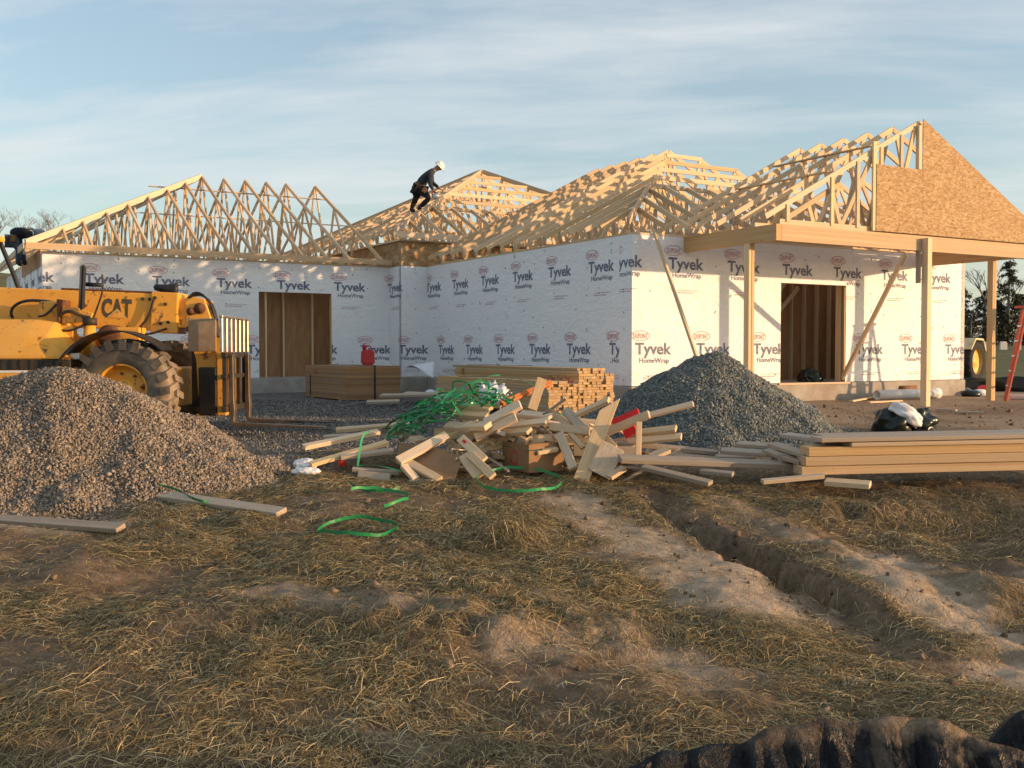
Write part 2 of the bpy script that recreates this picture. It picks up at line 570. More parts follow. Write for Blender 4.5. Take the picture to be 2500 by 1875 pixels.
M['ink_red'] = m_ink('red_print', (0.50, 0.16, 0.19), 0.45)
M['ink_grey'] = m_ink('grey_print', (0.42, 0.38, 0.43), 0.4)
M['concrete'] = m_plain('concrete', (0.36, 0.335, 0.30), 0.9, var=0.18, nscale=3.0, bump=0.3, dirt=(0.22, 0.16, 0.11), dirt_amt=0.6)
M['steel'] = m_plain('galvanised_steel', (0.55, 0.55, 0.55), 0.42, 0.9, var=0.1)
M['black'] = m_plain('black_plastic', (0.018, 0.018, 0.02), 0.5, var=0.2)
M['black_band'] = m_plain('black_band', (0.012, 0.012, 0.014), 0.4, var=0.1)
# ------------------------------------------------------------------ ground
def axis(lo, hi, step, far_lo, far_hi, g=1.16):
    a = list(np.arange(lo, hi + 1e-6, step))
    s, x = step, hi
    while x < far_hi:
        s *= g; x += s; a.append(min(x, far_hi))
    s, x = step, lo
    while x > far_lo:
        s *= g; x -= s; a.insert(0, max(x, far_lo))
    return np.array(sorted(set(round(v, 5) for v in a)))

gx = axis(-5.6, 5.6, 0.036, -900, 900)
gy = axis(3.0, 11.4, 0.036, -25, 900)
XX, YY = np.meshgrid(gx, gy)
ZZ = ground_z(XX, YY)

def gravel_mask(x, y):
    w = 0.9 * fbm(x * 0.7, y * 0.7, 71, 4)
    edge_y = 11.3 + w
    m = sstep(-0.35, 0.35, y - edge_y)
    m = m * (1 - sstep(-0.6, 1.0, x - 1.2 - 0.25 * (y - 12) - w))
    m = m * (1 - sstep(27.5, 29, y)) * sstep(-22, -17, x)
    # spilled stones round the dark heap
    d2 = np.hypot((x - 2.55) / 2.3, (y - 14.0) / 1.9)
    m = np.maximum(m, 1 - sstep(0.95, 1.12, d2 + 0.12 * w))
    return m

def grass_mask(x, y):
    return sstep(27, 34, y + 3 * fbm(x * 0.2, y * 0.2, 77, 3)) 

GV = np.stack([XX.ravel(), YY.ravel(), ZZ.ravel()], 1)
ny, nx = XX.shape
idx = np.arange(ny * nx).reshape(ny, nx)
GF = np.stack([idx[:-1, :-1].ravel(), idx[:-1, 1:].ravel(), idx[1:, 1:].ravel(), idx[1:, :-1].ravel()], 1)

def m_ground():
    t = NT('ground')
    p = t.pos()
    at = t.new('ShaderNodeAttribute'); at.attribute_name = 'cover'
    s = t.new('ShaderNodeSeparateColor'); t.put(s.inputs[0], at.outputs['Color'])
    grav, bare, grass = s.outputs[0], s.outputs[1], s.outputs[2]
    n1 = t.noise(p, 1.3, 6, 0.62); n2 = t.noise(p, 9.0, 6, 0.65); n3 = t.noise(p, 60.0, 3, 0.6)
    soil = t.ramp(n2, [(0.30, (0.100, 0.068, 0.042)), (0.52, (0.172, 0.120, 0.076)), (0.72, (0.25, 0.178, 0.118))])
    pale = t.ramp(n2, [(0.28, (0.27, 0.198, 0.135)), (0.50, (0.39, 0.295, 0.205)), (0.75, (0.475, 0.37, 0.265))])
    red = t.ramp(n1, [(0.55, (0, 0, 0)), (0.72, (1, 1, 1))])
    soil = t.mix(t.math('MULTIPLY', red, 0.45), soil, (0.19, 0.095, 0.045))
    vo = t.new('ShaderNodeTexVoronoi'); t.put(vo.inputs['Vector'], p); vo.inputs['Scale'].default_value = 26.0
    vs_ = t.new('ShaderNodeSeparateColor'); t.put(vs_.inputs[0], vo.outputs['Color'])
    gcol = t.ramp(vs_.outputs[0], [(0.0, (0.070, 0.072, 0.075)), (0.5, (0.15, 0.148, 0.145)), (0.9, (0.27, 0.26, 0.245))])
    gcol = t.mix(t.math('MULTIPLY', t.ramp(n1, [(0.45, (0, 0, 0)), (0.65, (1, 1, 1))]), 0.5), gcol, (0.17, 0.125, 0.085))
    far = t.ramp(t.noise(p, 0.25, 6, 0.65), [(0.3, (0.085, 0.095, 0.040)), (0.6, (0.150, 0.135, 0.065)), (0.8, (0.19, 0.155, 0.08))])
    c = t.mix(t.math('MULTIPLY', bare, t.ramp(t.noise(p, 3.1, 6, 0.7), [(0.30, (0.6, 0.6, 0.6)), (0.52, (1, 1, 1))])), soil, pale)
    c = t.mix(grav, c, gcol)
    c = t.mix(grass, c, far)
    t.color(c)
    h = t.math('ADD', t.math('MULTIPLY', n2, 0.8), t.math('ADD', t.math('MULTIPLY', n3, 0.25), t.math('MULTIPLY', t.math('MULTIPLY', vo.outputs['Distance'], grav), -1.2)))
    t.bump(h, 0.9, 0.05)
    return t.set(0.95, 0, 0.15)
M['ground'] = m_ground()
g_me = big_mesh('ground', GV, GF, M['ground'], True)
ca = g_me.color_attributes.new('cover', 'FLOAT_COLOR', 'POINT')
cc = np.ones((len(GV), 4), np.float32)
cc[:, 0] = gravel_mask(GV[:, 0], GV[:, 1])
yard = sstep(12.0, 13.5, GV[:, 1]) * (1 - sstep(26, 30, GV[:, 1])) * sstep(0.5, 3, GV[:, 0])
cc[:, 1] = np.maximum(bare_mask(GV[:, 0], GV[:, 1]), yard * (0.35 + 0.8 * (fbm(GV[:, 0] * 0.9, GV[:, 1] * 0.9, 81, 4) > -0.1)) * 0.6)
cc[:, 2] = grass_mask(GV[:, 0], GV[:, 1])
ca.data.foreach_set('color', cc.ravel())
tag(obj('ground', g_me), kind='structure')

# ------------------------------------------------------------------ the house under construction
TH = R(30.3)
house = empty('house', (2.24, 19.41, 0), TH)
tag(house, 'unfinished one-storey house in white house wrap with open roof trusses', 'house')
PZ = 2.84          # top of wall plates above the slab
KS = 0.515         # roof slope
AL, BL = 9.67, 8.78
JOG = -0.75        # the little step at the inner corner
WA = 9.55          # wall of the left wing
LW = -9.09         # its left end

# ---- printed logo, one flat mesh: blue name, grey-blue second line, red oval, two lines of small print
def text_mesh(body, size, off=0.0, xs=1.0):
    cu = bpy.data.curves.new('lettering', 'FONT')
    cu.body = body; cu.size = size; cu.offset = off; cu.align_x = 'CENTER'; cu.resolution_u = 3
    o = bpy.data.objects.new('lettering', cu); COL.objects.link(o)
    dg = bpy.context.evaluated_depsgraph_get()
    me = bpy.data.meshes.new_from_object(o.evaluated_get(dg))
    bpy.data.objects.remove(o); bpy.data.curves.remove(cu)
    bm = bmesh.new(); bm.from_mesh(me); bpy.data.meshes.remove(me)
    for v in bm.verts: v.co.x *= xs
    return bm

def merge(dst, src, mi, M4):
    mp = {}
    for v in src.verts: mp[v] = dst.verts.new(M4 @ v.co)
    for f in src.faces:
        try:
            nf = dst.faces.new([mp[v] for v in f.verts]); nf.material_index = mi
        except ValueError: pass
    src.free()

def fit(bm, w, h=None):
    xs = [v.co.x for v in bm.verts]; ys = [v.co.y for v in bm.verts]
    s = w / (max(xs) - min(xs)); mid = (max(xs) + min(xs)) / 2
    for v in bm.verts: v.co.x = (v.co.x - mid) * s
    return bm

LOGO = bmesh.new()
b1 = fit(text_mesh('Tyvek', 0.305, 0.0085), 0.87)
merge(LOGO, b1, 0, Matrix.Identity(4))
b2 = fit(text_mesh('HomeWrap', 0.132, 0.0028), 0.71)
merge(LOGO, b2, 0, Matrix.Translation((0.02, -0.165, 0)))
b3 = fit(text_mesh('DUPONT', 0.135, 0.0035), 0.345)
merge(LOGO, b3, 1, Matrix.Translation((-0.31, 0.295, 0)))
def ring(bm, cx, cy, rx, ry, w, n, mi):
    a = [bm.verts.new((cx + rx * math.cos(i * 2 * math.pi / n), cy + ry * math.sin(i * 2 * math.pi / n), 0)) for i in range(n)]
    b = [bm.verts.new((cx + (rx - w) * math.cos(i * 2 * math.pi / n), cy + (ry - w) * math.sin(i * 2 * math.pi / n), 0)) for i in range(n)]
    for i in range(n):
        f = bm.faces.new((a[i], a[(i + 1) % n], b[(i + 1) % n], b[i])); f.material_index = mi
ring(LOGO, -0.31, 0.345, 0.225, 0.10, 0.014, 28, 1)
for k, (y, w, mi) in enumerate(((-0.42, 0.46, 2), (-0.465, 0.36, 1))):
    x = -0.20 - 0.05 * k
    while x < -0.20 + w:
        L = 0.03 + 0.02 * ((k * 7 + int(x * 100)) % 3)
        vv = [LOGO.verts.new(c) for c in ((x, y, 0), (x + L, y, 0), (x + L, y + 0.018, 0), (x, y + 0.018, 0))]
        f = LOGO.faces.new(vv); f.material_index = mi
        x += L + 0.012
# flip so that the print faces outwards (-y) once stood up
for v in LOGO.verts: v.co = Vector((v.co.x, -0.004, v.co.y))
def sub_logo(name, test):
    bm = LOGO.copy()
    bmesh.ops.delete(bm, geom=[f for f in bm.faces if not test(f.calc_center_median())], context='FACES')
    return name, bm
PRINTS = [sub_logo('printed_name', lambda c: -0.07 < c.z < 0.245 and not (c.z > 0.24)), sub_logo('printed_emblem', lambda c: c.z >= 0.245), sub_logo('printed_line', lambda c: -0.25 < c.z <= -0.07), sub_logo('small_print', lambda c: c.z < -0.3)]
_full = {}
def put_logo(wall, x, z, spans, low=None):
    """print a logo centred at x on the wall, clipped to the given spans [(x0, x1)] of wall length"""
    for name, src in PRINTS:
        for x0, x1 in (low if low and name in ('printed_line', 'small_print') else spans):
            if x + 0.56 <= x0 or x - 0.56 >= x1: continue
            if x - 0.56 >= x0 and x + 0.56 <= x1:
                if name not in _full:
                    me = bpy.data.meshes.new(name); src.to_mesh(me)
                    for m in ('ink_blue', 'ink_red', 'ink_grey'): me.materials.append(M[m])
                    _full[name] = me
                o = obj(name, _full[name], wall)
            else:
                bm = src.copy()
                for pos, n in ((x0 - x, (-1, 0, 0)), (x1 - x, (1, 0, 0))):
                    bmesh.ops.bisect_plane(bm, geom=bm.verts[:] + bm.edges[:] + bm.faces[:], plane_co=(pos, 0, 0), plane_no=n, clear_outer=True)
                if not bm.faces: bm.free(); continue
                me = bpy.data.meshes.new(name); bm.to_mesh(me); bm.free()
                for m in ('ink_blue', 'ink_red', 'ink_grey'): me.materials.append(M[m])
                o = obj(name, me, wall)
            o.location = (x, 0, z)

def wall(a0, b0, rz, L, H=PZ, T=0.14, hole=None, ins=M['osb'], name='wall'):
    """wall from local (a0,b0), running along its x; outside is -y. wrap outside, boards inside"""
    bm = bmesh.new()
    def q(pts, mi):
        f = bm.faces.new([bm.verts.new(p) for p in pts]); f.material_index = mi
    cols = [(0, L, 0, H)] if hole is None else [(0, hole[0], 0, H), (hole[1], L, 0, H), (hole[0], hole[1], hole[2], H)]
    for x0, x1, z0, z1 in cols:
        q([(x0, 0, z0), (x1, 0, z0), (x1, 0, z1), (x0, 0, z1)], 0)
        q([(x0, T, z1), (x1, T, z1), (x1, T, z0), (x0, T, z0)], 1)
        q([(x0, 0, z1), (x1, 0, z1), (x1, T, z1), (x0, T, z1)], 2)
    if hole:
        x0, x1, z1 = hole
        q([(x0, 0, 0), (x0, 0, z1), (x0, T, z1), (x0, T, 0)], 2)
        q([(x1, 0, 0), (x1, T, 0), (x1, T, z1), (x1, 0, z1)], 2)
        q([(x0, 0, z1), (x1, 0, z1), (x1, T, z1), (x0, T, z1)], 2)
    q([(0, 0, 0), (0, 0, H), (0, T, H), (0, T, 0)], 0)
    q([(L, 0, 0), (L, T, 0), (L, T, H), (L, 0, H)], 0)
    o = bm_obj(name, bm, [M['wrap'], ins, M['wood']], house)
    o.location = (a0, b0, 0); o.rotation_euler = (0, 0, rz)
    return o

wl_A = wall(LW + 0.003, WA, 0, JOG - LW - 0.003, hole=(-4.225 - LW, -2.347 - LW, 2.12), name='wrapped_wall')
wl_S = wall(JOG, WA - 0.002, R(-90), WA - BL - 0.006, name='wrapped_wall')
wl_J = wall(JOG + 0.0, BL, 0, -JOG - 0.0, name='wrapped_wall')
wl_B = wall(0, BL, R(-90), BL - 0.004, name='wrapped_wall')
wl_C = wall(0.003, 0, 0, AL - 0.003, hole=(3.80, 5.71, 2.06), name='wrapped_wall')
wl_L = wall(LW, 18.85, R(-90), 18.85 - WA - 0.004, name='wrapped_wall')
wl_R = wall(AL, 0, R(90), 19.0, name='wrapped_wall')
wl_K = wall(AL, 19.0, R(180), AL - LW, name='wrapped_wall')

P = 1.486
ZU, ZL = 2.205, 0.60
DA = [(0, -4.225 - LW), (-2.347 - LW, JOG - LW)]; DC = [(0, 3.80), (5.71, AL)]
for k in range(-1, 7):
    for ph, z in ((-9.277, ZU), (-8.56, ZL)):
        s = ph + P * k
        put_logo(wl_A, s - LW, z, DA if z < 1.5 else [(0, JOG - LW)], DA)
        put_logo(wl_S, s - JOG, z, [(0, WA - BL)])
        put_logo(wl_J, s - (JOG + WA - BL), z, [(0, -JOG)])
sB0 = JOG + (WA - BL) - JOG
for ph, z in ((-0.36, ZU), (0.356, ZL)):
    for k in range(0, 8):
        s = ph + P * k - sB0
        put_logo(wl_S, ph + P * k - JOG, z, [(0, WA - BL)]) if False else None
        put_logo(wl_J, ph + P * k - (JOG + WA - BL), z, [(0, -JOG)]) if k > 0 and False else None
        put_logo(wl_B, s, z, [(0, BL - 0.39)])
for k in range(0, 8):
    for ph, z in ((-0.19, ZU + 0.03), (0.51, ZL)):
        s = ph + P * k
        put_logo(wl_C, s, z, [(0, AL)] if z > 1.5 else DC, DC)
put_logo(wl_B, BL - 0.19, ZU + 0.03, [(BL - 0.39, BL)])
for k in range(0, 6):
    for ph, z in ((0.55, ZU), (1.3, ZL)):
        put_logo(wl_L, 18.85 - WA - (ph + P * k), z, [(0, 18.85 - WA)])

bev_box('lap_edge', (BL - 0.39, -0.0032, 0.0), (BL - 0.006, 0.0, PZ - 0.004), M['wrap'], wl_B, bev=0)
# cap nails holding the wrap: tiny dark discs, hundreds of them
def cap_nails(w, L, n, seed, hole=None):
    r_ = random.Random(seed)
    bm = bmesh.new()
    for i in range(n):
        x = round(r_.uniform(0.1, L - 0.1) / 0.406) * 0.406 + r_.uniform(-.02, .02); z = r_.choice((0.12, 0.45, 0.8, 1.15, 1.5, 1.85, 2.3, 2.6, 2.74)) + r_.uniform(-.12, .06)
        if not 0.03 < x < L - 0.03 or not 0.05 < z < PZ - 0.02: continue
        if hole and hole[0] - .05 < x < hole[1] + .05 and z < hole[2] + .05: continue
        c = [bm.verts.new((x + 0.013 * math.cos(a), -0.007, z + 0.013 * math.sin(a))) for a in (0, 1.05, 2.1, 3.14, 4.19, 5.24)]
        c2 = [bm.verts.new((v.co.x, 0.0, v.co.z)) for v in c]
        bm.faces.new(c)
        for q in range(6): bm.faces.new((c[q], c2[q], c2[(q + 1) % 6], c[(q + 1) % 6]))
    o = bm_obj('cap_nails', bm, M['black'], w); o['kind'] = 'stuff'
cap_nails(wl_A, JOG - LW, 70, 1, (4.865, 6.743, 2.12)); cap_nails(wl_B, BL, 80, 2); cap_nails(wl_C, AL, 55, 3, (3.8, 5.71, 2.06)); cap_nails(wl_J, 0.75, 8, 4)

# ---- slab and footing
def slab(name, a0, a1, b0, b1):
    return bev_box(name, (a0, b0, -0.75), (a1, b1, -0.012), M['concrete'], house, bev=0.012, seg=1)
slab('foundation', -0.03, AL + 0.03, -0.03, 19.0)
slab('foundation', LW - 0.03, JOG, WA - 0.03, 18.9)
bev_box('foundation', (JOG - 0.03, BL - 0.03, -0.75), (-0.032, 18.9, -0.014), M['concrete'], house, bev=0.012, seg=1)
beam('door_sill', (3.72, -0.035, -0.002 - 0.02), (5.8, -0.035, -0.022), 0.05, 0.04, M['wood_pale'], house)

# ---- hip roofs of pre-cut trusses
CH, CW = 0.092, 0.040
OV = 0.36
HEEL = 0.38
def hip_roof(s0, s1, t0, t1, swap, zp, g0, g1, start, stop, hipline=True, jack_s=(None, None), k=KS, tail=(True, True), webs=True, step=0.61, extra=(), fascia=True):
    """trusses span s, stand along t. g0/g1: hip at the t0/t1 end with the first truss that far in (None: no hip)"""
    S = (s1 - s0) / 2; sm = (s0 + s1) / 2
    def Q(s, t, z): return (t, s, z) if swap else (s, t, z)
    def ztop(d): return zp + HEEL + k * d
    nrm = math.cos(math.atan(k))
    dz = CH / 2 / nrm
    def mem(name, par, s_a, t_a, z_a, s_b, t_b, z_b, w=CW, h=CH, m='wood'):
        return beam(name, Q(s_a, t_a, z_a), Q(s_b, t_b, z_b), w, h, M[m], par)
    ts = []
    t = start
    while t <= stop + 1e-6:
        ts.append(t); t += step
    ts += list(extra)
    for t in ts:
        dm = S
        if g0 is not None: dm = min(dm, t - t0)
        if g1 is not None: dm = min(dm, t1 - t)
        j = random.uniform(-.012, .012)
        tr = empty('roof_truss', (0, 0, 0), 0, house)
        zb = zp + 0.05
        mem('bottom_chord', tr, s0 + 0.02, t, zb, s1 - 0.02, t, zb, CW, 0.089)
        for sg, e in ((1, s0), (-1, s1)):
            ov = OV if tail[0 if sg > 0 else 1] else -0.02
            mem('top_chord', tr, e - sg * ov, t + j, ztop(-ov) - dz, e + sg * (dm - 0.01), t + j, ztop(dm - 0.01) - dz, CW, CH)
            if webs:
                mem('web', tr, e + sg * 0.03, t, zb + .045, e + sg * 0.03, t, ztop(0.03) - dz * 2, CW, 0.089)
                nn = 2 if dm < S - 0.1 else 3
                f = [(1 / 3., 0.40), (2 / 3., 0.40), (2 / 3., 0.80), (0.985, 0.80)] if dm > 2.0 else [(0.5, 0.5), (0.97, 0.55)]
                for ft, fb in f:
                    dt = dm * ft; db = dm * fb
                    mem('web', tr, e + sg * dt, t, ztop(dt) - dz * 1.7, e + sg * db, t, zb + 0.03, 0.038, 0.075)
        if dm < S - 0.1:
            zf = ztop(dm)
            mem('flat_chord', tr, s0 + dm - 0.06, t, zf - CH / 2, s1 - dm + 0.06, t, zf - CH / 2, CW, CH)
            if webs:
                n = max(1, int((2 * (S - dm)) / 1.5))
                w_ = 2 * (S - dm) / n
                for i in range(n):
                    x0 = s0 + dm + i * w_
                    mem('web', tr, x0, t, zf - CH, x0 + w_ * 0.5, t, zb + 0.03, 0.038, 0.075)
                    mem('web', tr, x0 + w_ * 0.5, t, zb + 0.03, x0 + w_, t, zf - CH, 0.038, 0.075)
    for g, te, sg in ((g0, t0, 1), (g1, t1, -1)):
        if g is None: continue
        # jack rafters of the hip end
        s = s0 + 0.45
        while s < s1 - 0.3:
            d = min(g, s - s0, s1 - s)
            if d > 0.25:
                mem('jack_rafter', house, s, te - sg * OV, ztop(-OV) - dz, s, te + sg * (d - 0.02), ztop(d - .02) - dz, CW, CH)
                mem('jack_tie', house, s, te + sg * 0.02, zp + .05, s, te + sg * (d - 0.04), zp + .05, CW, 0.089)
                if d > 1.0: mem('jack_post', house, s, te + sg * d * 0.62, zp + .09, s, te + sg * d * 0.62, ztop(d * 0.62) - dz * 2, CW, 0.075)
            s += 0.61
        # side jacks below the first truss
        u = 0.5
        while u < g - 0.2:
            for e, eg in ((s0, 1), (s1, -1)):
                mem('jack_rafter', house, e - eg * OV, te + sg * u, ztop(-OV) - dz, e + eg * (u - 0.02), te + sg * u, ztop(u - .02) - dz, CW, CH)
            u += 0.55
        D = S if hipline else g
        for e, eg in ((s0, 1), (s1, -1)):
            mem('hip_rafter', house, e - eg * OV, te - sg * OV, ztop(-OV) + 0.03 - dz, e + eg * (D - .03), te + sg * (D - .03), ztop(D - .03) + 0.03 - dz, 0.045, 0.14, 'wood_pale')
        if fascia: mem('sub_fascia', house, s0 - OV - .02, te - sg * (OV + .03), ztop(-OV) - 0.085, s1 + OV + .02, te - sg * (OV + .03), ztop(-OV) - 0.085, 0.04, 0.14, 'wood_pale')
    return ztop, Q

# left wing: trusses span front to back, hip at the left end
zt, Q = hip_roof(WA, WA + 9.30, LW, 0, True, PZ, 1.0, None, LW + 1.0, LW + 7.7, True, extra=(-1.10,))
beam('sub_fascia', (LW - OV, WA - OV - .03, PZ + HEEL - KS * OV - 0.085), (-0.85, WA - OV - .03, PZ + HEEL - KS * OV - 0.085), 0.04, 0.14, M['wood_pale'], house)
for z_, b_, t0_, t1_ in ((zt(4.1) - 0.22, WA + 4.05, -6.0, -1.0), (zt(3.1) - 0.2, WA + 5.9, -6.6, 1.6), (PZ + 0.12, WA + 2.2, -8.8, -1.0)):
    beam('lateral_brace', (t0_, b_, z_), (t1_, b_, z_), 0.09, 0.025, M['wood'], house)
# front wing: trusses span side to side, hip at the front
hip_roof(0, AL, 0, 9, False, PZ, 1.9, None, 1.9, 8.6, False, fascia=False)
beam('sub_fascia', (-OV - .03, -OV, PZ + HEEL - KS * OV - 0.085), (-OV - .03, BL - 0.3, PZ + HEEL - KS * OV - 0.085), 0.04, 0.14, M['wood'], house) if False else None
# tall middle part: a pyramid over a raised board box
D0, DW = JOG, 10.26
DZ = 3.48
hip_roof(D0, D0 + DW, BL, BL + DW, False, DZ, 1.6, 1.6, BL + 1.6, BL + DW - 1.6, True, k=0.51)
for a0, b0, rz, L in ((D0, BL - 0.004, 0, DW), (D0 - 0.004, BL + 5.0, R(-90), 5.0)):
    o = bev_box('raised_wall_board', (0, 0, PZ + 0.004), (L, 0.06, DZ), M['osb_far'], house, bev=0)
    o.location = (a0, b0, 0); o.rotation_euler = (0, 0, rz)
beam('wall_plate', (D0 - .05, BL - .01, DZ + .02), (D0 + 6, BL - .01, DZ + .02), 0.1, 0.04, M['wood'], house)
beam('wall_plate', (D0 - .01, BL - .05, DZ + .021), (D0 - .01, BL + 5, DZ + .021), 0.1, 0.04, M['wood'], house)
for (p, q) in (((LW, WA + .07, PZ + .02), (JOG, WA + .07, PZ + .02)), ((0.07, BL, PZ + .02), (.07, 0, PZ + .02)), ((0, .07, PZ + .022), (AL, .07, PZ + .022))):
    beam('wall_plate', p, q, 0.13, 0.038, M['wood'], house)
# board sheathing strip under the eave of the left end wall
bev_box('gable_board', (LW - 0.012, WA + 0.3, PZ - 0.28), (LW - 0.002, WA + 4.5, PZ + 0.1), M['osb_far'], house, bev=0)

# ---- porch
PA0, PA1, PB = 1.30, 8.10, -2.40
def porch_beam(p, q):
    return beam('porch_beam', p, q, 0.13, 0.285, M['wood_beam'], house)
porch_beam((PA0, 0.0, 2.708), (PA0, PB - 0.062, 2.708))
porch_beam((PA1, 0.0, 2.708), (PA1, PB - 0.062, 2.708))
porch_beam((PA0 + .067, PB, 2.706), (PA1 + .45, PB, 2.706))
def post(a, b, w, top, double=True):
    o = None
    zg = -0.62
    if double:
        o = empty('porch_post', (0, 0, 0), 0, house)
        beam('stud', (a - 0.042, b, zg), (a - 0.042, b, top), 0.055, 0.13, M['wood'], o, up=(0, 1, 0))
        beam('stud', (a + 0.042, b + .012, zg), (a + 0.042, b + .012, top), 0.055, 0.13, M['wood'], o, up=(0, 1, 0))
    else:
        beam('porch_post', (a, b, zg), (a, b, top), 0.115, 0.14, M['wood'], house, up=(0, 1, 0))
post(PA0, -1.74, 0, 2.565)
post(5.06, PB - 0.138, 0, 2.80, False)
beam('post_block', (4.93, PB - 0.05, 1.95), (4.93, PB - .05, 2.57), 0.04, 0.09, M['wood_grey'], house, up=(0, 1, 0))
post(PA1, -1.80, 0, 2.565)
# diagonal braces
def hb(name, p, q, w, h, m='wood'):
    return beam(name, p, q, w, h, M[m], house)
_hi = (Matrix.Translation((2.24, 19.41, 0)) @ Matrix.Rotation(TH, 4, 'Z')).inverted()
beam('brace', _hi @ px(1596, 562, 19.35), _hi @ px(1700, 870, 18.5), 0.135, 0.045, M['wood'], house, up=(0.55, -0.83, 0.15))
hb('brace', (4.74, PB + 0.10, 2.50), (5.56, -0.06, 0.08), 0.045, 0.10)
hb('porch_ledger', (2.9, -0.05, 2.60), (8.0, -0.05, 2.60), 0.04, 0.14) if False else None
# gable and common trusses of the porch roof
PM, PS = 4.98, 3.60
pk = KS
def pzt(d): return 2.86 + 0.33 + pk * d
for i, b in enumerate((PB + 0.02, PB + 0.63, PB + 1.24, PB + 1.85, PB + 2.46, PB + 3.07)):
    tr = empty('porch_truss', (0, 0, 0), 0, house)
    dz = CH / 2 / math.cos(math.atan(pk))
    zb = 2.905
    for sg in (1, -1):
        e = PM - sg * PS
        beam('top_chord', (e - sg * 0.33, b, pzt(-.33) - dz), (PM, b, pzt(PS) - dz), CW, CH, M['wood'], tr)
        for ft, fb in ((0.33, 0.42), (0.66, 0.42), (0.66, 0.8), (0.97, 0.8)):
            beam('web', (e + sg * PS * ft, b, pzt(PS * ft) - dz * 1.6), (e + sg * PS * fb, b, zb), 0.038, 0.085, M['wood'], tr)
        if i == 0:
            beam('second_chord', (e + sg * 0.12, b + 0.05, zb + 0.02), (e + sg * 1.5, b + 0.05, pzt(1.5) - 0.30), CW, CH, M['wood'], tr)
    beam('bottom_chord', (PM - PS, b, zb), (PM + PS, b, zb), CW, 0.089, M['wood'], tr)
    if i == 0:
        for d in (0.18, 1.27, 1.93, 2.55, 3.10, 3.56):
            beam('gable_stud', (PM - PS + d, b - 0.02, zb), (PM - PS + d, b - .02, pzt(d) - dz * 1.4), 0.075, 0.04, M['wood'], tr, up=(0, 1, 0))
# board sheathing on the right part of the gable
gb = PB - 0.075
def gable_panel(poly):
    prism('gable_panel', poly, gb - 0.012, gb, M['osb'], house)
zr = lambda a: pzt(PS - abs(a - PM)) + 0.012
zs = 2.87 + 1.22
gable_panel([(3.71, 2.87), (4.978, 2.87), (4.978, zs), (3.71, zs)])
gable_panel([(4.982, 2.87), (6.148, 2.87), (6.148, zs), (4.982, zs)])
gable_panel([(6.152, 2.87), (8.92, 2.87), (PM + PS + .33, zr(PM + PS + .33)), (8.59 - 2.44 + 0.002, min(zs, 9))][:2] + [(8.92, zr(8.92)), (PM + (PS + (2.86 + .33) / pk - zs / pk) + 0.02, zs), (6.152, zs)])
a_cut = PM + (PS - (zs + 0.004 - 3.19 - .012) / pk)
gable_panel([(4.982, zs + 0.004), (a_cut, zs + 0.004), (4.982, zr(4.982))])
beam('gable_stud', (3.68, gb + 0.02, 2.87), (3.68, gb + 0.02, 4.5), 0.09, 0.04, M['wood'], house, up=(0, 1, 0))
beam('gable_stud', (4.93, gb + 0.02, 4.1), (4.93, gb + .02, 4.93), 0.09, 0.04, M['wood'], house, up=(0, 1, 0))
for p, q in (((PM - 1.2, PB + 0.1, pzt(PS - 1.2) + .03), (PM - 1.2, PB + 2.6, pzt(PS - 1.2) + .03)), ((PM - 2.3, PB + .1, pzt(PS - 2.3) + .03), (PM - 2.3, PB + 2.5, pzt(PS - 2.3) + .03))):
    hb('lateral_brace', p, q, 0.09, 0.022)

# ---- inside, seen through the openings
iw = empty('stud_wall', (0, 0, 0), 0, house)
x = 2.0
while x < 8.0:
    beam('stud', (x, 1.55, 0), (x, 1.55, PZ), 0.04, 0.10, M['wood'], iw, up=(0, 1, 0)); x += 0.406
bev_box('board', (1.5, 1.62, 0), (8.5, 1.64, PZ), M['ply'], iw, bev=0)
beam('brace', (3.3, 1.48, 0.1), (5.5, 1.48, 2.3), 0.04, 0.09, M['wood'], iw)
beam('brace', (3.2, 1.46, 2.0), (4.6, 1.46, 0.3), 0.04, 0.09, M['wood'], iw)
beam('brace', (4.5, 1.47, 0.9), (5.8, 1.47, 2.1), 0.04, 0.09, M['wood'], iw)
for a in (3.83, 5.66):
    beam('jamb_stud', (a, 0.16, 0), (a, 0.16, 2.06), 0.05, 0.12, M['wood'], house, up=(0, 1, 0))
hb('wrap_edge', (5.69, .02, 0.05), (5.69, .02, 2.03), 0.02, 0.02)
il = empty('stud_wall', (0, 0, 0), 0, house)
for i, (a, c) in enumerate(((-6.6, -4.15), (-4.146, -3.52), (-3.516, -2.9), (-2.896, -1.2))):
    bev_box('board', (a, WA + 1.05 + .006 * i, 0.0), (c, WA + 1.07 + .006 * i, PZ), M['ply'], il, bev=0)
for a in (-4.9, -4.12, -3.3, -2.52):
    beam('stud', (a, WA + 0.97, 0), (a, WA + 0.97, PZ), 0.04, 0.09, M['wood'], il, up=(0, 1, 0))
beam('jamb_stud', (-4.0, WA + .2, 0), (-4.0, WA + .2, PZ), 0.04, 0.09, M['wood'], house, up=(0, 1, 0))
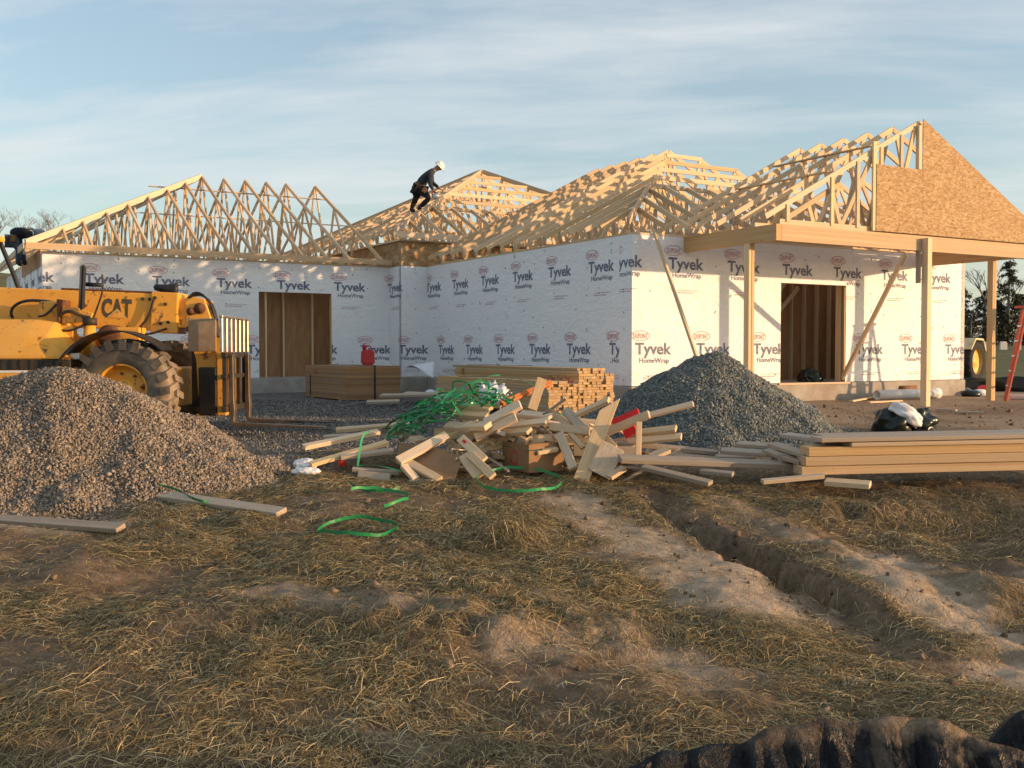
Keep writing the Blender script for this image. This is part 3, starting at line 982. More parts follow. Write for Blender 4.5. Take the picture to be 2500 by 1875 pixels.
# ------------------------------------------------------------------ telehandler
def m_yellow():
    t = NT('yellow_machine_paint')
    p = t.coord('Object')
    n = t.noise(p, 2.2, 6, 0.65)
    c = t.ramp(n, [(0.3, (0.74, 0.335, 0.036)), (0.7, (0.84, 0.415, 0.058))])
    dust = t.noise(p, 1.1, 6, 0.7, 0.5)
    c = t.mix(t.math('MULTIPLY', t.ramp(dust, [(0.45, (0, 0, 0)), (0.75, (1, 1, 1))]), 0.35), c, (0.52, 0.35, 0.17))
    rust = t.noise(p, 6.5, 7, 0.72, 0.6)
    c = t.mix(t.ramp(rust, [(0.585, (0, 0, 0)), (0.62, (0.85, 0.85, 0.85))]), c, (0.13, 0.042, 0.014))
    t.color(c)
    t.bump(rust, 0.08, 0.01)
    return t.set(0.42, 0, 0.45)
M['yellow'] = m_yellow()
M['rust'] = m_plain('rusty_steel', (0.145, 0.062, 0.028), 0.8, 0.2, var=0.45, nscale=7, bump=0.2)
M['greasy'] = m_plain('greasy_dark_steel', (0.035, 0.028, 0.022), 0.6, 0.2, var=0.4, nscale=5, dirt=(0.12, 0.07, 0.035), dirt_amt=0.6)
M['rubber'] = m_plain('dusty_rubber', (0.12, 0.095, 0.072), 0.9, var=0.25, nscale=6, bump=0.2, dirt=(0.30, 0.23, 0.16), dirt_amt=0.9)
M['grille'] = m_plain('dark_grille', (0.045, 0.038, 0.028), 0.7, var=0.3)
M['decal_dark'] = m_plain('worn_dark_decal', (0.085, 0.072, 0.050), 0.6, var=0.25, nscale=20)
M['decal_pale'] = m_plain('worn_pale_decal', (0.62, 0.42, 0.16), 0.6, var=0.1)
M['white_paint'] = m_plain('white_paint', (0.78, 0.76, 0.72), 0.5, var=0.05)
M['plate'] = m_plain('weathered_plate', (0.30, 0.215, 0.135), 0.75, 0.0, var=0.2, nscale=9, dirt=(0.2, 0.10, 0.05), dirt_amt=0.5)
M['bare_steel'] = m_plain('scuffed_steel', (0.42, 0.34, 0.25), 0.38, 0.75, var=0.3, nscale=12)
M['glass'] = m_plain('tinted_glass', (0.05, 0.06, 0.06), 0.08, 0.0, 0.6)
M['amber'] = m_plain('amber_lens', (0.85, 0.27, 0.03), 0.3)

YAW = R(1.5)
wc = px(312, 954, 13.2)
th_root = empty('telehandler', (0, 0, 0), YAW)
off = Matrix.Rotation(YAW, 3, 'Z') @ Vector((0, -0.95, 0))
th_root.location = (wc.x - off.x, wc.y - off.y, wc.z - 0.66)
tag(th_root, 'yellow telehandler with rust-spotted boom and forks lowered, behind the tan gravel', 'telehandler')
T = th_root

def make_wheel(x, y, steer=0.0):
    w = empty('wheel', (x, y, 0.66), steer, T)
    hw = 0.20
    prof = [(0.335, -hw + 0.03), (0.36, -hw), (0.44, -hw - 0.012), (0.53, -hw - 0.01), (0.60, -hw + 0.015), (0.622, -hw + 0.05),
            (0.628, 0), (0.622, hw - 0.05), (0.60, hw - 0.015), (0.53, hw + 0.01), (0.44, hw + 0.012), (0.36, hw), (0.335, hw - 0.03)]
    ty = lathe('tyre', prof, M['rubber'], w, n=56)
    bm = bmesh.new()
    n = 21
    for sgn in (-1, 1):
        for k in range(n):
            a = 2 * math.pi * (k + (0.5 if sgn > 0 else 0)) / n
            vs_, fs = box_bm(bm, (-0.052, -0.135, -0.03), (0.052, 0.115, 0.045))
            for v in vs_:
                top = v.co.z > 0
                yy = v.co.y
                v.co.x += sgn * (yy * 0.30) 
                if top: v.co.x *= 0.80
                if top and yy * sgn > 0.1: v.co.z -= 0.012
                vv = Vector((v.co.x, v.co.y + sgn * 0.095, v.co.z + 0.618))
                if yy * sgn > 0.1 and not top: vv.z -= 0.07
                v.co = Matrix.Rotation(a, 3, 'Y') @ vv
    tr = bm_obj('tread_lugs', bm, M['rubber'], w)
    rim = [(0.335, -hw + 0.035), (0.345, -hw + 0.01), (0.325, -hw + 0.008), (0.315, -hw + 0.05), (0.29, -hw + 0.13), (0.265, -hw + 0.15), (0.20, -hw + 0.145), (0.15, -hw + 0.11), (0.12, -hw + 0.05), (0.0, -hw + 0.045)]
    lathe('rim', rim, M['yellow'], w, n=40)
    lathe('rim', [(0.335, hw - 0.035), (0.30, hw - 0.1), (0.0, hw - 0.1)], M['yellow'], w, n=24)
    for k in range(8):
        a = 2 * math.pi * k / 8 + 0.2
        o = lathe('wheel_bolt', [(0.0, -0.03), (0.018, -0.03), (0.018, 0.0)], M['rust'], w, n=6, smooth=False)
        o.location = (0.225 * math.cos(a), -hw + 0.145, 0.225 * math.sin(a))
    return w
make_wheel(0, -0.95, R(-6)); make_wheel(0, 0.95, R(-6)); make_wheel(-2.95, -0.95); make_wheel(-2.95, 0.95)

# chassis
bev_box('chassis', (-3.9, -0.45, 0.42), (0.45, 0.45, 0.95), M['yellow'], T, bev=0.03)
bev_box('axle', (-0.12, -0.78, 0.52), (0.12, 0.78, 0.80), M['greasy'], T, bev=0.04)
bev_box('axle', (-3.07, -0.78, 0.52), (-2.83, 0.78, 0.80), M['greasy'], T, bev=0.04)
bev_box('boom_tower', (-0.95, -0.42, 0.9), (-0.25, 0.42, 1.36), M['yellow'], T, bev=0.02)
# boom: outer and inner section, tipping slightly forward
bmx = Matrix.Translation((0.40, 0, 1.43)) @ Matrix.Rotation(R(2.2), 4, 'Y')
bev_box('boom', (-5.0, -0.21, 0), (0.0, 0.21, 0.50), M['yellow'], T, bmx, bev=0.02)
bev_box('boom_collar', (-0.34, -0.235, -0.03), (0.02, 0.235, 0.52), M['yellow'], T, bmx, bev=0.015)
bev_box('inner_boom', (0.0, -0.165, 0.05), (0.20, 0.165, 0.45), M['yellow'], T, bmx, bev=0.012)
# lettering on the boom
ctm = fit(text_mesh('CAT', 0.33, 0.016), 0.40)
bmC = bmesh.new(); merge(bmC, ctm, 0, Matrix.Identity(4))
for v in bmC.verts: v.co = Vector((v.co.x, -0.2125, v.co.y))
lo = bm_obj('boom_lettering', bmC, M['decal_dark'], T, bmx @ Matrix.Translation((-0.80, 0, 0.165)))
tri = prism('boom_emblem', [(-0.13, 0), (0.15, 0), (0.01, 0.125)], -0.2165, -0.2145, M['decal_pale'], T, bmx @ Matrix.Translation((-0.80, 0, 0.15)))
prism('boom_emblem', [(-0.095, 0), (0.115, 0), (0.01, 0.092)], -0.219, -0.2175, M['yellow'], T, bmx @ Matrix.Translation((-0.80, 0, 0.15)))
for x, z in ((-1.22, 0.30), (-0.45, 0.42), (-0.36, 0.42), (-0.2, 0.1), (-0.28, 0.44), (-0.1, 0.12), (-0.14, 0.36)):
    o = lathe('boom_bolt', [(0.0, -0.02), (0.022, -0.02), (0.022, 0.0)], M['greasy'], T, bmx @ Matrix.Translation((x, -0.236 if x > -0.34 else -0.211, z)), n=8)
# boom hose clips / rust streak strip along the top edge
for x0, y0, z0, x1, z1 in ((-1.02, -0.66, 1.45, -0.62, 1.52), (-1.28, -0.54, 1.62, -1.05, 1.78), (-0.2, -0.27, 1.42, 0.3, 1.47)):
    tube('hose', [(x0, y0, z0), ((x0 + x1) / 2, y0 - 0.06, (z0 + z1) / 2 - 0.07), (x1, y0, z1)], 0.016, M['black'], T, 6)
for k in range(3):
    tube('hose', [(0.50, -0.10 + 0.06 * k, 1.86), (0.66, -0.10 + 0.06 * k, 2.0 - 0.02 * k), (0.86, -0.10 + 0.06 * k, 1.80), (0.93, -0.1 + .06 * k, 1.35)], 0.014, M['black'], T, 6)
bev_box('boom_rail', (-1.55, -0.20, 0.50), (-0.1, -0.12, 0.525), M['rust'], T, bmx, bev=0.006, seg=1)
# boom head and gooseneck
head = [(0.52, 1.83), (0.63, 1.90), (0.78, 1.86), (0.86, 1.62), (0.92, 1.30), (0.94, 0.55), (0.86, 0.36), (0.72, 0.36), (0.68, 0.60), (0.66, 1.05), (0.55, 1.42)]
for y0, y1 in ((-0.20, -0.15), (0.15, 0.20)):
    prism('boom_head_plate', head, y0, y1, M['yellow'], T, bev=0.008, seg=1)
bev_box('boom_head_core', (0.58, -0.149, 0.42), (0.80, 0.149, 1.78), M['greasy'], T, bev=0.02)
for x, z, r in ((0.60, 1.70, 0.055), (0.60, 1.46, 0.06), (0.72, 1.74, 0.075), (0.80, 0.50, 0.06)):
    lathe('pivot_pin', [(0.0, -0.245), (r * 0.55, -0.245), (r * 0.6, -0.235), (r, -0.232), (r, 0.23), (0, 0.23)], M['rust'], T, n=16).location = (x, 0, z)
bev_box('side_plate', (0.60, -0.36, 1.16), (0.97, -0.32, 1.60), M['plate'], T, bev=0.01)
bev_box('side_plate_arm', (0.74, -0.32, 1.30), (0.82, -0.201, 1.42), M['greasy'], T, bev=0.01)
# tilt frame and post in front of the wheel
bev_box('mast_post', (0.96, -0.30, 0.30), (1.08, -0.14, 1.16), M['yellow'], T, bev=0.012)
bev_box('mast_post', (0.96, 0.14, 0.30), (1.08, 0.30, 1.16), M['yellow'], T, bev=0.012)
bev_box('mast_side', (0.72, -0.32, 0.30), (0.955, -0.20, 0.95), M['greasy'], T, bev=0.02)
# fork carriage
fc = empty('fork_carriage', (1.10, 0, 0.10), 0, T)
for z, h in ((0.26, 0.08), (0.98, 0.07), (0.70, 0.06)):
    bev_box('carriage_bar', (0, -0.62, z), (0.07, 0.62, z + h), M['greasy'], fc, bev=0.01)
for y in (-0.55, -0.2, 0.2, 0.55):
    bev_box('carriage_upright', (0.005, y - 0.04, 0.343), (0.065, y + 0.04, 0.978), M['greasy'], fc, bev=0.01)
for k, y in enumerate(np.linspace(-0.72, 0.72, 7)):
    bev_box('backrest_bar', (0.015, y - 0.022, 1.052), (0.055, y + 0.022, 1.50), M['bare_steel'], fc, bev=0.006, seg=1)
bev_box('backrest_top', (0.012, -0.745, 1.502), (0.058, 0.745, 1.53), M['bare_steel'], fc, bev=0.006, seg=1)
def make_fork(y):
    sh = [(0.075, 1.02), (0.13, 1.02), (0.135, 0.45), (0.145, 0.30), (0.135, 0.135), (0.20, 0.118), (1.32, 0.065), (1.32, 0.05), (0.16, 0.062), (0.09, 0.10), (0.075, 0.3)]
    prism('fork', sh, y - 0.065, y + 0.065, M['bare_fork'], fc, bev=0.006, seg=1)
M['bare_fork'] = m_plain('worn_orange_fork', (0.075, 0.058, 0.042), 0.5, 0.3, var=0.5, nscale=6, dirt=(0.2, 0.13, 0.08), dirt_amt=0.5)
make_fork(-0.45); make_fork(0.45)

# engine hood on the right flank
hood_sec = [(-0.28, 1.60), (-0.70, 1.57), (-0.98, 1.36), (-1.12, 1.10), (-1.12, 1.065), (-0.28, 1.065)]
bm = bmesh.new()
def ring_at(x, sc):
    return [bm.verts.new((x, y, 1.065 + (z - 1.065) * sc)) for y, z in hood_sec]
st = [(-4.1, 0.85), (-3.7, 1.0), (-1.25, 1.0), (-1.0, 0.93), (-0.66, 0.10)]
rings = [ring_at(x, s) for x, s in st]
for i in range(len(rings) - 1):
    for k in range(len(hood_sec)):
        k2 = (k + 1) % len(hood_sec)
        bm.faces.new((rings[i][k], rings[i + 1][k], rings[i + 1][k2], rings[i][k2]))
bm.faces.new(list(reversed(rings[0]))); bm.faces.new(rings[-1])
bmesh.ops.recalc_face_normals(bm, faces=bm.faces[:])
bmesh.ops.bevel(bm, geom=bm.edges[:], offset=0.012, segments=2, affect='EDGES')
bm_obj('engine_hood', bm, M['yellow'], T)
bev_box('grille', (-4.0, -1.105, 0.93), (-0.66, -0.3, 1.06), M['grille'], T, bev=0.005, seg=1)
for k in range(26):
    bev_box('grille_slat', (-3.95 + k * 0.127, -1.115, 0.935), (-3.92 + k * 0.127, -1.107, 1.055), M['greasy'], T, bev=0)
bev_box('stripe', (-4.0, -1.122, 0.895), (-0.66, -1.112, 0.922), M['white_paint'], T, bev=0)
bev_box('side_panel', (-4.0, -1.118, 0.45), (-0.66, -0.46, 0.926), M['yellow'], T, bev=0.02)
# black mudguard over the front wheel
bm = bmesh.new()
arcs = [R(a) for a in range(46, 160, 7)]
for y0 in (-1.16,):
    prev = None
    for a in arcs:
        rr = 0.705 + 0.16 * max(0, (a - R(70)) / R(85))
        c = Vector((rr * math.cos(a), 0, 0.66 + rr * math.sin(a)))
        o_ = Vector(((rr + 0.018) * math.cos(a), 0, 0.66 + (rr + 0.018) * math.sin(a)))
        quad = [bm.verts.new((c.x, -1.17, c.z)), bm.verts.new((o_.x, -1.17, o_.z)), bm.verts.new((o_.x, -0.70, o_.z)), bm.verts.new((c.x, -0.70, c.z))]
        if prev:
            for k in range(4):
                bm.faces.new((prev[k], prev[(k + 1) % 4], quad[(k + 1) % 4], quad[k]))
        else: bm.faces.new(list(reversed(quad)))
        prev = quad
    bm.faces.new(prev)
bmesh.ops.recalc_face_normals(bm, faces=bm.faces[:])
bm_obj('mudguard', bm, M['black'], T)
# tower gear beside the boom: bracket, lift cylinder, hose reel, mirror, lamps
bev_box('tower_bracket', (-1.30, -0.50, 1.50), (-1.02, -0.26, 1.82), M['yellow'], T, bev=0.02)
bev_box('tower_bracket_plate', (-1.02, -0.62, 1.20), (-0.985, -0.24, 1.84), M['rust'], T, bev=0.008)
prism('tower_bracket_arm', [(-0.98, 1.52), (-0.60, 1.56), (-0.58, 1.66), (-0.80, 1.74), (-0.98, 1.72)], -0.56, -0.50, M['yellow'], T, bev=0.008)
bev_box('tower_post', (-0.96, -0.64, 0.95), (-0.80, -0.50, 1.50), M['yellow'], T, bev=0.012)
tube('lift_cylinder', [(-0.62, -0.62, 0.98), (-0.60, -0.60, 1.50)], 0.075, M['yellow'], T, 16)
tube('cylinder_cap', [(-0.60, -0.60, 1.50), (-0.60, -0.60, 1.60)], 0.09, M['greasy'], T, 16)
lathe('hose_drum', [(0.0, -0.56), (0.10, -0.56), (0.15, -0.55), (0.15, -0.30), (0.0, -0.30)], M['rust'], T, n=20).location = (-0.38, 0, 1.36)
bev_box('drum_bracket', (-0.30, -0.52, 1.28), (0.02, -0.25, 1.48), M['yellow'], T, bev=0.02)
tube('hose', [(-1.72, -0.28, 1.55), (-1.74, -0.36, 1.72), (-1.55, -0.38, 1.84), (-1.25, -0.36, 1.83), (-1.05, -0.40, 1.78)], 0.02, M['black'], T, 8)
tube('hose', [(-1.0, -0.6, 1.62), (-0.85, -0.66, 1.70), (-0.7, -0.62, 1.62), (-0.6, -0.6, 1.6)], 0.022, M['greasy'], T, 8)
tube('chain', [(0.12, -0.25, 1.86), (0.05, -0.25, 1.62), (-0.08, -0.25, 1.47)], 0.016, M['greasy'], T, 6)
tube('mirror_stalk', [(-0.55, -0.62, 1.58), (-0.48, -0.64, 1.75), (-0.40, -0.66, 1.95), (-0.41, -0.66, 2.16)], 0.012, M['greasy'], T, 6)
tube('mirror_stalk', [(-0.40, -0.66, 2.02), (-0.62, -0.66, 2.03)], 0.03, M['black'], T, 6)
bmM = bmesh.new(); box_bm(bmM, (-0.035, -0.09, -0.29), (0.02, 0.09, 0.29))
bmesh.ops.bevel(bmM, geom=bmM.edges[:], offset=0.018, segments=2, affect='EDGES')
bm_obj('mirror', bmM, M['black'], T, Matrix.Translation((-0.66, -0.66, 1.99)) @ Matrix.Rotation(R(3), 4, 'Y') @ Matrix.Rotation(R(30), 4, 'Z'))
lamp = Matrix.Translation((0.30, -0.12, 2.0)) @ Matrix.Rotation(R(-78), 4, 'Z') @ Matrix.Rotation(R(-8), 4, 'X')
lathe('work_lamp', [(0.0, -0.22), (0.04, -0.20), (0.06, -0.05), (0.095, 0.05), (0.10, 0.09), (0.085, 0.095), (0.0, 0.08)], M['black'], T, lamp, n=20)
bev_box('lamp_bracket', (0.02, -0.2, 1.91), (0.30, -0.05, 1.95), M['greasy'], T, bev=0.008)
bev_box('marker_lamp', (-0.70, -1.02, 1.06), (-0.58, -0.90, 1.14), M['white_paint'], T, bev=0.015)
# cab, far side; only its front corner is in view
cb = empty('cab', (0, 0, 0), 0, T)
tube('cab_pillar', [(-2.05, 0.35, 1.5), (-2.22, 0.35, 2.0), (-2.52, 0.35, 2.75)], 0.035, M['black'], cb, 8)
tube('cab_pillar_trim', [(-2.0, 0.31, 1.5), (-2.17, 0.31, 2.0), (-2.47, 0.31, 2.75)], 0.012, M['yellow'], cb, 6)
tube('cab_pillar', [(-2.05, 1.1, 1.2), (-2.22, 1.1, 2.0), (-2.52, 1.1, 2.75)], 0.035, M['black'], cb, 8)
tube('cab_pillar', [(-3.5, 0.35, 1.5), (-3.45, 0.35, 2.75)], 0.04, M['yellow'], cb, 8)
bev_box('cab_roof', (-3.6, 0.28, 2.75), (-2.46, 1.15, 2.84), M['yellow'], cb, bev=0.03)
bev_box('cab_base', (-3.6, 0.46, 0.7), (-2.0, 1.15, 1.5), M['yellow'], cb, bev=0.03)
lathe('beacon', [(0.0, 0.0), (0.06, 0.0), (0.055, 0.10), (0.0, 0.13)], M['amber'], cb, Matrix.Translation((-2.56, 0.5, 2.84)) @ Matrix.Rotation(R(90), 4, 'X'), n=14)
# ------------------------------------------------------------------ gravel heaps
def m_stone(name, stops, rough=0.9):
    t = NT(name)
    g = t.new('ShaderNodeNewGeometry')
    c = t.ramp(g.outputs['Random Per Island'], stops)
    n = t.noise(g.outputs['Position'], 70.0, 3, 0.6)
    c = t.mix(t.math('MULTIPLY', n, 0.5), c, tuple(x * 0.45 for x in stops[len(stops) // 2][1]))
    t.color(c)
    return t.set(rough, 0, 0.25)
M['stone_tan'] = m_stone('tan_stones', [(0.0, (0.115, 0.092, 0.070)), (0.35, (0.225, 0.183, 0.142)), (0.7, (0.32, 0.262, 0.205)), (1.0, (0.46, 0.38, 0.30))])
M['stone_dark'] = m_stone('dark_stones', [(0.0, (0.085, 0.098, 0.094)), (0.4, (0.165, 0.183, 0.172)), (0.75, (0.24, 0.252, 0.232)), (1.0, (0.38, 0.375, 0.34))])
M['stone_yard'] = m_stone('yard_stones', [(0.0, (0.055, 0.060, 0.063)), (0.4, (0.125, 0.13, 0.13)), (0.75, (0.205, 0.195, 0.18)), (1.0, (0.33, 0.30, 0.265))])

OCT_V = np.array([(1, 0, 0), (-1, 0, 0), (0, 1, 0), (0, -1, 0), (0, 0, 1), (0, 0, -1)]) * 0.62
OCT_F = np.array([(0, 2, 4), (2, 1, 4), (1, 3, 4), (3, 0, 4), (2, 0, 5), (1, 2, 5), (3, 1, 5), (0, 3, 5)])
def stones(P, size, seed, flat=0.75, cube=False):
    """many small angular stones in one mesh: P (n,3) centres, size (n,)"""
    r_ = np.random.default_rng(seed)
    n = len(P)
    base = np.array(CUBE_V) * 1.15 if cube else OCT_V
    m = len(base)
    V = np.repeat(base[None], n, 0) + r_.uniform(-0.27, 0.27, (n, m, 3))
    V[:, :, 2] *= flat
    q = r_.normal(size=(n, 4)); q /= np.linalg.norm(q, axis=1, keepdims=True)
    w, x, y, z = q.T
    Rm = np.stack([1 - 2 * (y * y + z * z), 2 * (x * y - z * w), 2 * (x * z + y * w), 2 * (x * y + z * w), 1 - 2 * (x * x + z * z), 2 * (y * z - x * w), 2 * (x * z - y * w), 2 * (y * z + x * w), 1 - 2 * (x * x + y * y)], 1).reshape(n, 3, 3)
    V = np.einsum('nij,nkj->nki', Rm, V) * size[:, None, None] + P[:, None, :]
    F = (np.array(CUBE_F) if cube else OCT_F)[None] + (np.arange(n) * m)[:, None, None]
    return V.reshape(-1, 3), F.reshape(-1, 4 if cube else 3)

def heap(name, cx, cy, H, sl, sr, sf, sb, bound, m_base, m_st, n, smin, smax, seed, label):
    def hz(x, y):
        dx = x - cx; dy = y - cy
        ax = np.where(dx > 0, sr, sl) * dx; ay = np.where(dy > 0, sb, sf) * dy
        r_ = np.sqrt(ax * ax + ay * ay + 0.012)
        h = H + 0.11 - r_ + (0.30 * fbm(x * 0.95, y * 0.95, seed, 4) + 0.05 * fbm(x * 4, y * 4, seed + 5, 3)) * (1 - np.exp(-r_ * 2.5))
        return h
    x0, x1, y0, y1 = bound
    xs = np.arange(x0, x1, 0.06); ys = np.arange(y0, y1, 0.06)
    X, Y = np.meshgrid(xs, ys)
    G = ground_z(X, Y)
    Z = np.maximum(G - 0.30, G * 0 + hz(X, Y) + np.interp(cy, GY, GZ))
    ny_, nx_ = X.shape
    id_ = np.arange(ny_ * nx_).reshape(ny_, nx_)
    F = np.stack([id_[:-1, :-1].ravel(), id_[:-1, 1:].ravel(), id_[1:, 1:].ravel(), id_[1:, :-1].ravel()], 1)
    keep = (Z > G - 0.28).ravel()
    F = F[keep[F].any(1)]
    root = empty(name, (cx, cy, gz(cx, cy)))
    tag(root, label, 'gravel heap')
    V = np.stack([X.ravel(), Y.ravel(), Z.ravel()], 1) - np.array(root.location)
    obj('heap_body', big_mesh('heap_body', V, F, m_base, True), root)
    r_ = np.random.default_rng(seed)
    sx = r_.uniform(max(x0, -6.3), x1, n * 4); sy = r_.uniform(y0, min(y1, cy + 0.75), n * 4)
    g = ground_z(sx, sy); h = hz(sx, sy) + np.interp(cy, GY, GZ)
    spill = r_.uniform(0, 1, n * 4)
    ok = (h > g - 0.02) | ((h > g - 0.30) & (spill < 0.30 * np.exp((h - g) * 9)))
    sx, sy, g, h = sx[ok][:n], sy[ok][:n], g[ok][:n], h[ok][:n]
    sz = r_.uniform(smin, smax, len(sx)) * np.where(r_.uniform(0, 1, len(sx)) < 0.05, 1.6, 1.0)
    P_ = np.stack([sx, sy, np.maximum(h, g) + sz * r_.uniform(-0.1, 0.42, len(sx))], 1) - np.array(root.location)
    V, F = stones(P_, sz, seed + 1)
    o = obj('stone_cover', big_mesh('stone_cover', V, F, m_st), root); o['kind'] = 'stuff'
    return root

M['gravel_tan'] = m_plain('tan_gravel_bed', (0.115, 0.093, 0.072), 0.95, var=0.5, nscale=30, bump=0.8)
M['gravel_dark'] = m_plain('dark_gravel_bed', (0.10, 0.112, 0.106), 0.95, var=0.5, nscale=30, bump=0.8)
heap('gravel_heap', -4.62, 10.55, 1.07, 0.33, 0.475, 0.60, 0.62, (-8.6, -1.4, 7.9, 13.0), M['gravel_tan'], M['stone_tan'], 66000, 0.013, 0.030, 101, 'tan crushed-stone heap at the left edge, in front of the telehandler')
heap('gravel_heap', 2.76, 14.1, 1.10, 0.58, 0.70, 0.68, 0.7, (-0.2, 5.4, 11.6, 16.5), M['gravel_dark'], M['stone_dark'], 46000, 0.015, 0.032, 202, 'dark blue-grey stone heap in front of the lit porch')

# loose stones lying on the yard
r_ = np.random.default_rng(5)
sx = r_.uniform(-9, 3.5, 90000); sy = 10.6 + (r_.uniform(0, 1, 90000) ** 1.5) * 11
ok = (gravel_mask(sx, sy) > r_.uniform(0.2, 1.0, 90000)) & (np.abs(sx) < sy * 0.52 + 0.5)
sx, sy = sx[ok][:26000], sy[ok][:26000]
sz = r_.uniform(0.018, 0.038, len(sx)) * (0.8 + (sy - 10) * 0.03)
V, F = stones(np.stack([sx, sy, ground_z(sx, sy) + sz * 0.25], 1), sz, 6)
tag(obj('loose_gravel', big_mesh('loose_gravel', V, F, M['stone_yard'])), 'loose grey gravel spread over the yard before the left wing', 'gravel', kind='stuff')

# ------------------------------------------------------------------ lumber bundles and board stack by the wall
M['wood_end'] = m_wood('bundle_lumber', (0.40, 0.25, 0.12), (0.52, 0.345, 0.175), (0.60, 0.42, 0.235), 0.18)
M['red_spray'] = m_plain('red_spray_paint', (0.48, 0.045, 0.04), 0.7)
def bundle(name, right, ang, L, ncol, nrow, w, t, zb, label, strap_at, seed, missing=0):
    """stack of boards: 'right' is the near right lower corner of the end face, boards run away along ang"""
    rr = random.Random(seed)
    root = empty(name, (right[0], right[1], zb), ang)        # local x runs along the boards, away from the viewer
    tag(root, label, 'lumber')
    for j in range(nrow):
        for i in range(ncol):
            if j >= nrow - missing and i < ncol // 3: continue
            e = rr.uniform(-0.03, 0.035); l = L + rr.uniform(-0.04, 0.1)
            y = (i + 0.5) * w
            o = bpy.data.objects.new('board', unit_cube(M['wood_end'])); link(o, root)
            o.location = (e + l / 2, y, (j + 0.5) * t); o.scale = (l, w - 0.006, t - 0.004)
    H = nrow * t
    W = ncol * w
    for s in strap_at:
        bm = bmesh.new()
        box_bm(bm, (s, -0.012, -0.01), (s + 0.03, -0.004, H + 0.006)); box_bm(bm, (s, -0.012, H + 0.003), (s + 0.03, W + 0.012, H + 0.011))
        bm_obj('band', bm, M['black_band'], root)
    for s in (0.5, L - 0.6):
        bev_box('bearer', (s, -0.05, -0.11), (s + 0.09, W + 0.05, -0.004), M['wood_grey'], root, bev=0)
    return root
ang = math.atan2(4.3, -2.29)
def spray(root, items, y):
    """illegible red spray strokes on the long side"""
    for x, z, l, a in items:
        o = bpy.data.objects.new('paint_stroke', unit_cube(M['red_spray'])); link(o, root)
        o.matrix_basis = Matrix.Translation((x, y, z)) @ Matrix.Rotation(a, 4, 'Y') @ Matrix.Diagonal((l, 0.002, 0.02, 1))
# with x running away, +y of the bundle points left (towards the viewer's side)
b1 = bundle('lumber_bundle', (1.72, 17.45), ang, 4.85, 8, 15, 0.089, 0.0455, -0.31, 'tall strapped bundle of pale boards nearest the white side wall', (4.2, 2.9), 31, 2)
b2 = bundle('lumber_bundle', (1.03, 16.35), ang, 4.25, 6, 11, 0.089, 0.046, -0.32, 'lower strapped bundle of boards right behind the scrap pile', (3.2, 0.9), 32, 1)
ck = text_mesh('15', 0.17, 0.006)
for v in ck.verts: v.co = Vector((-v.co.x, 8 * 0.089 + 0.003, v.co.y))
bm_obj('crayon_mark', ck, M['red_spray'], b1, Matrix.Translation((4.45, 0, 0.50)))
spray(b1, [(0.2 + 0.09 * i, 0.46 + 0.03 * (i % 3), 0.10, 0.5 + 0.9 * (i % 4)) for i in range(11)], 8 * 0.089 + 0.003)

ob = empty('board_stack', (-3.44, 21.5, -0.36), R(31))
tag(ob, 'strapped stack of brown strand boards carrying the red fuel can', 'board stack')
rr = random.Random(9)
_shm = mesh_from('sheet', CUBE_V, CUBE_F, M['sheet_edge'])
for i in range(29):
    o = bpy.data.objects.new('sheet', _shm); link(o, ob)
    o.location = (0.62 + rr.uniform(-.008, .008), 1.22 + rr.uniform(-.008, .008), 0.012 + i * 0.0243); o.scale = (1.24, 2.44, 0.0228)
bm = bmesh.new(); box_bm(bm, (0.62, -0.018, -0.01), (0.655, -0.009, 0.712)); box_bm(bm, (0.62, -0.018, 0.708), (0.655, 2.5, 0.716)); bm_obj('band', bm, M['black_band'], ob)
bm = bmesh.new(); box_bm(bm, (-0.016, 2.1, -0.01), (-0.008, 2.13, 0.5)); bm_obj('band', bm, M['black_band'], ob)
for y in (0.3, 2.0): bev_box('bearer', (-0.02, y, -0.10), (1.26, y + 0.09, -0.004), M['wood_grey'], ob, bev=0)
for x, z, l, a in ((-0.014, 0.56, 0.10, 1.57), (-0.014, 0.6, 0.10, 0.2), (-0.014, 0.5, 0.14, 1.2)):
    o = bpy.data.objects.new('paint_stroke', unit_cube(M['red_spray'])); link(o, ob)
    o.matrix_basis = Matrix.Translation((x, 1.9 - a * 0.12, z)) @ Matrix.Rotation(a, 4, 'X') @ Matrix.Diagonal((0.002, l, 0.02, 1))

# red fuel can on the stack
M['red_can'] = m_plain('red_can_plastic', (0.42, 0.014, 0.022), 0.38, var=0.12, nscale=4)
pc = px(898, 890, 22.2)
can = empty('fuel_can', (pc.x, pc.y, 0.36), R(20))
tag(can, 'red fuel can standing on the board stack', 'fuel can')
bm = bmesh.new(); box_bm(bm, (-0.14, -0.10, 0), (0.14, 0.10, 0.33))
for v in bm.verts:
    if v.co.z > 0.3: v.co.x *= 0.93; v.co.y *= 0.9
bmesh.ops.bevel(bm, geom=bm.edges[:], offset=0.035, segments=3, affect='EDGES')
bm_obj('can_body', bm, M['red_can'], can, smooth=False)
tube('can_handle', [(-0.05, 0, 0.32), (-0.03, 0, 0.40), (0.05, 0, 0.42), (0.09, 0, 0.32)], 0.014, M['red_can'], can)
lathe('can_cap', [(0.0, 0.10), (0.028, 0.10), (0.032, 0.08), (0.032, 0.0), (0, 0)], M['red_can'], can, Matrix.Translation((-0.085, 0, 0.32)) @ Matrix.Rotation(R(90), 4, 'X'), n=14)
tube('can_spout', [(-0.085, 0, 0.40), (-0.10, 0, 0.44), (-0.045, 0, 0.46)], 0.012, M['red_can'], can)

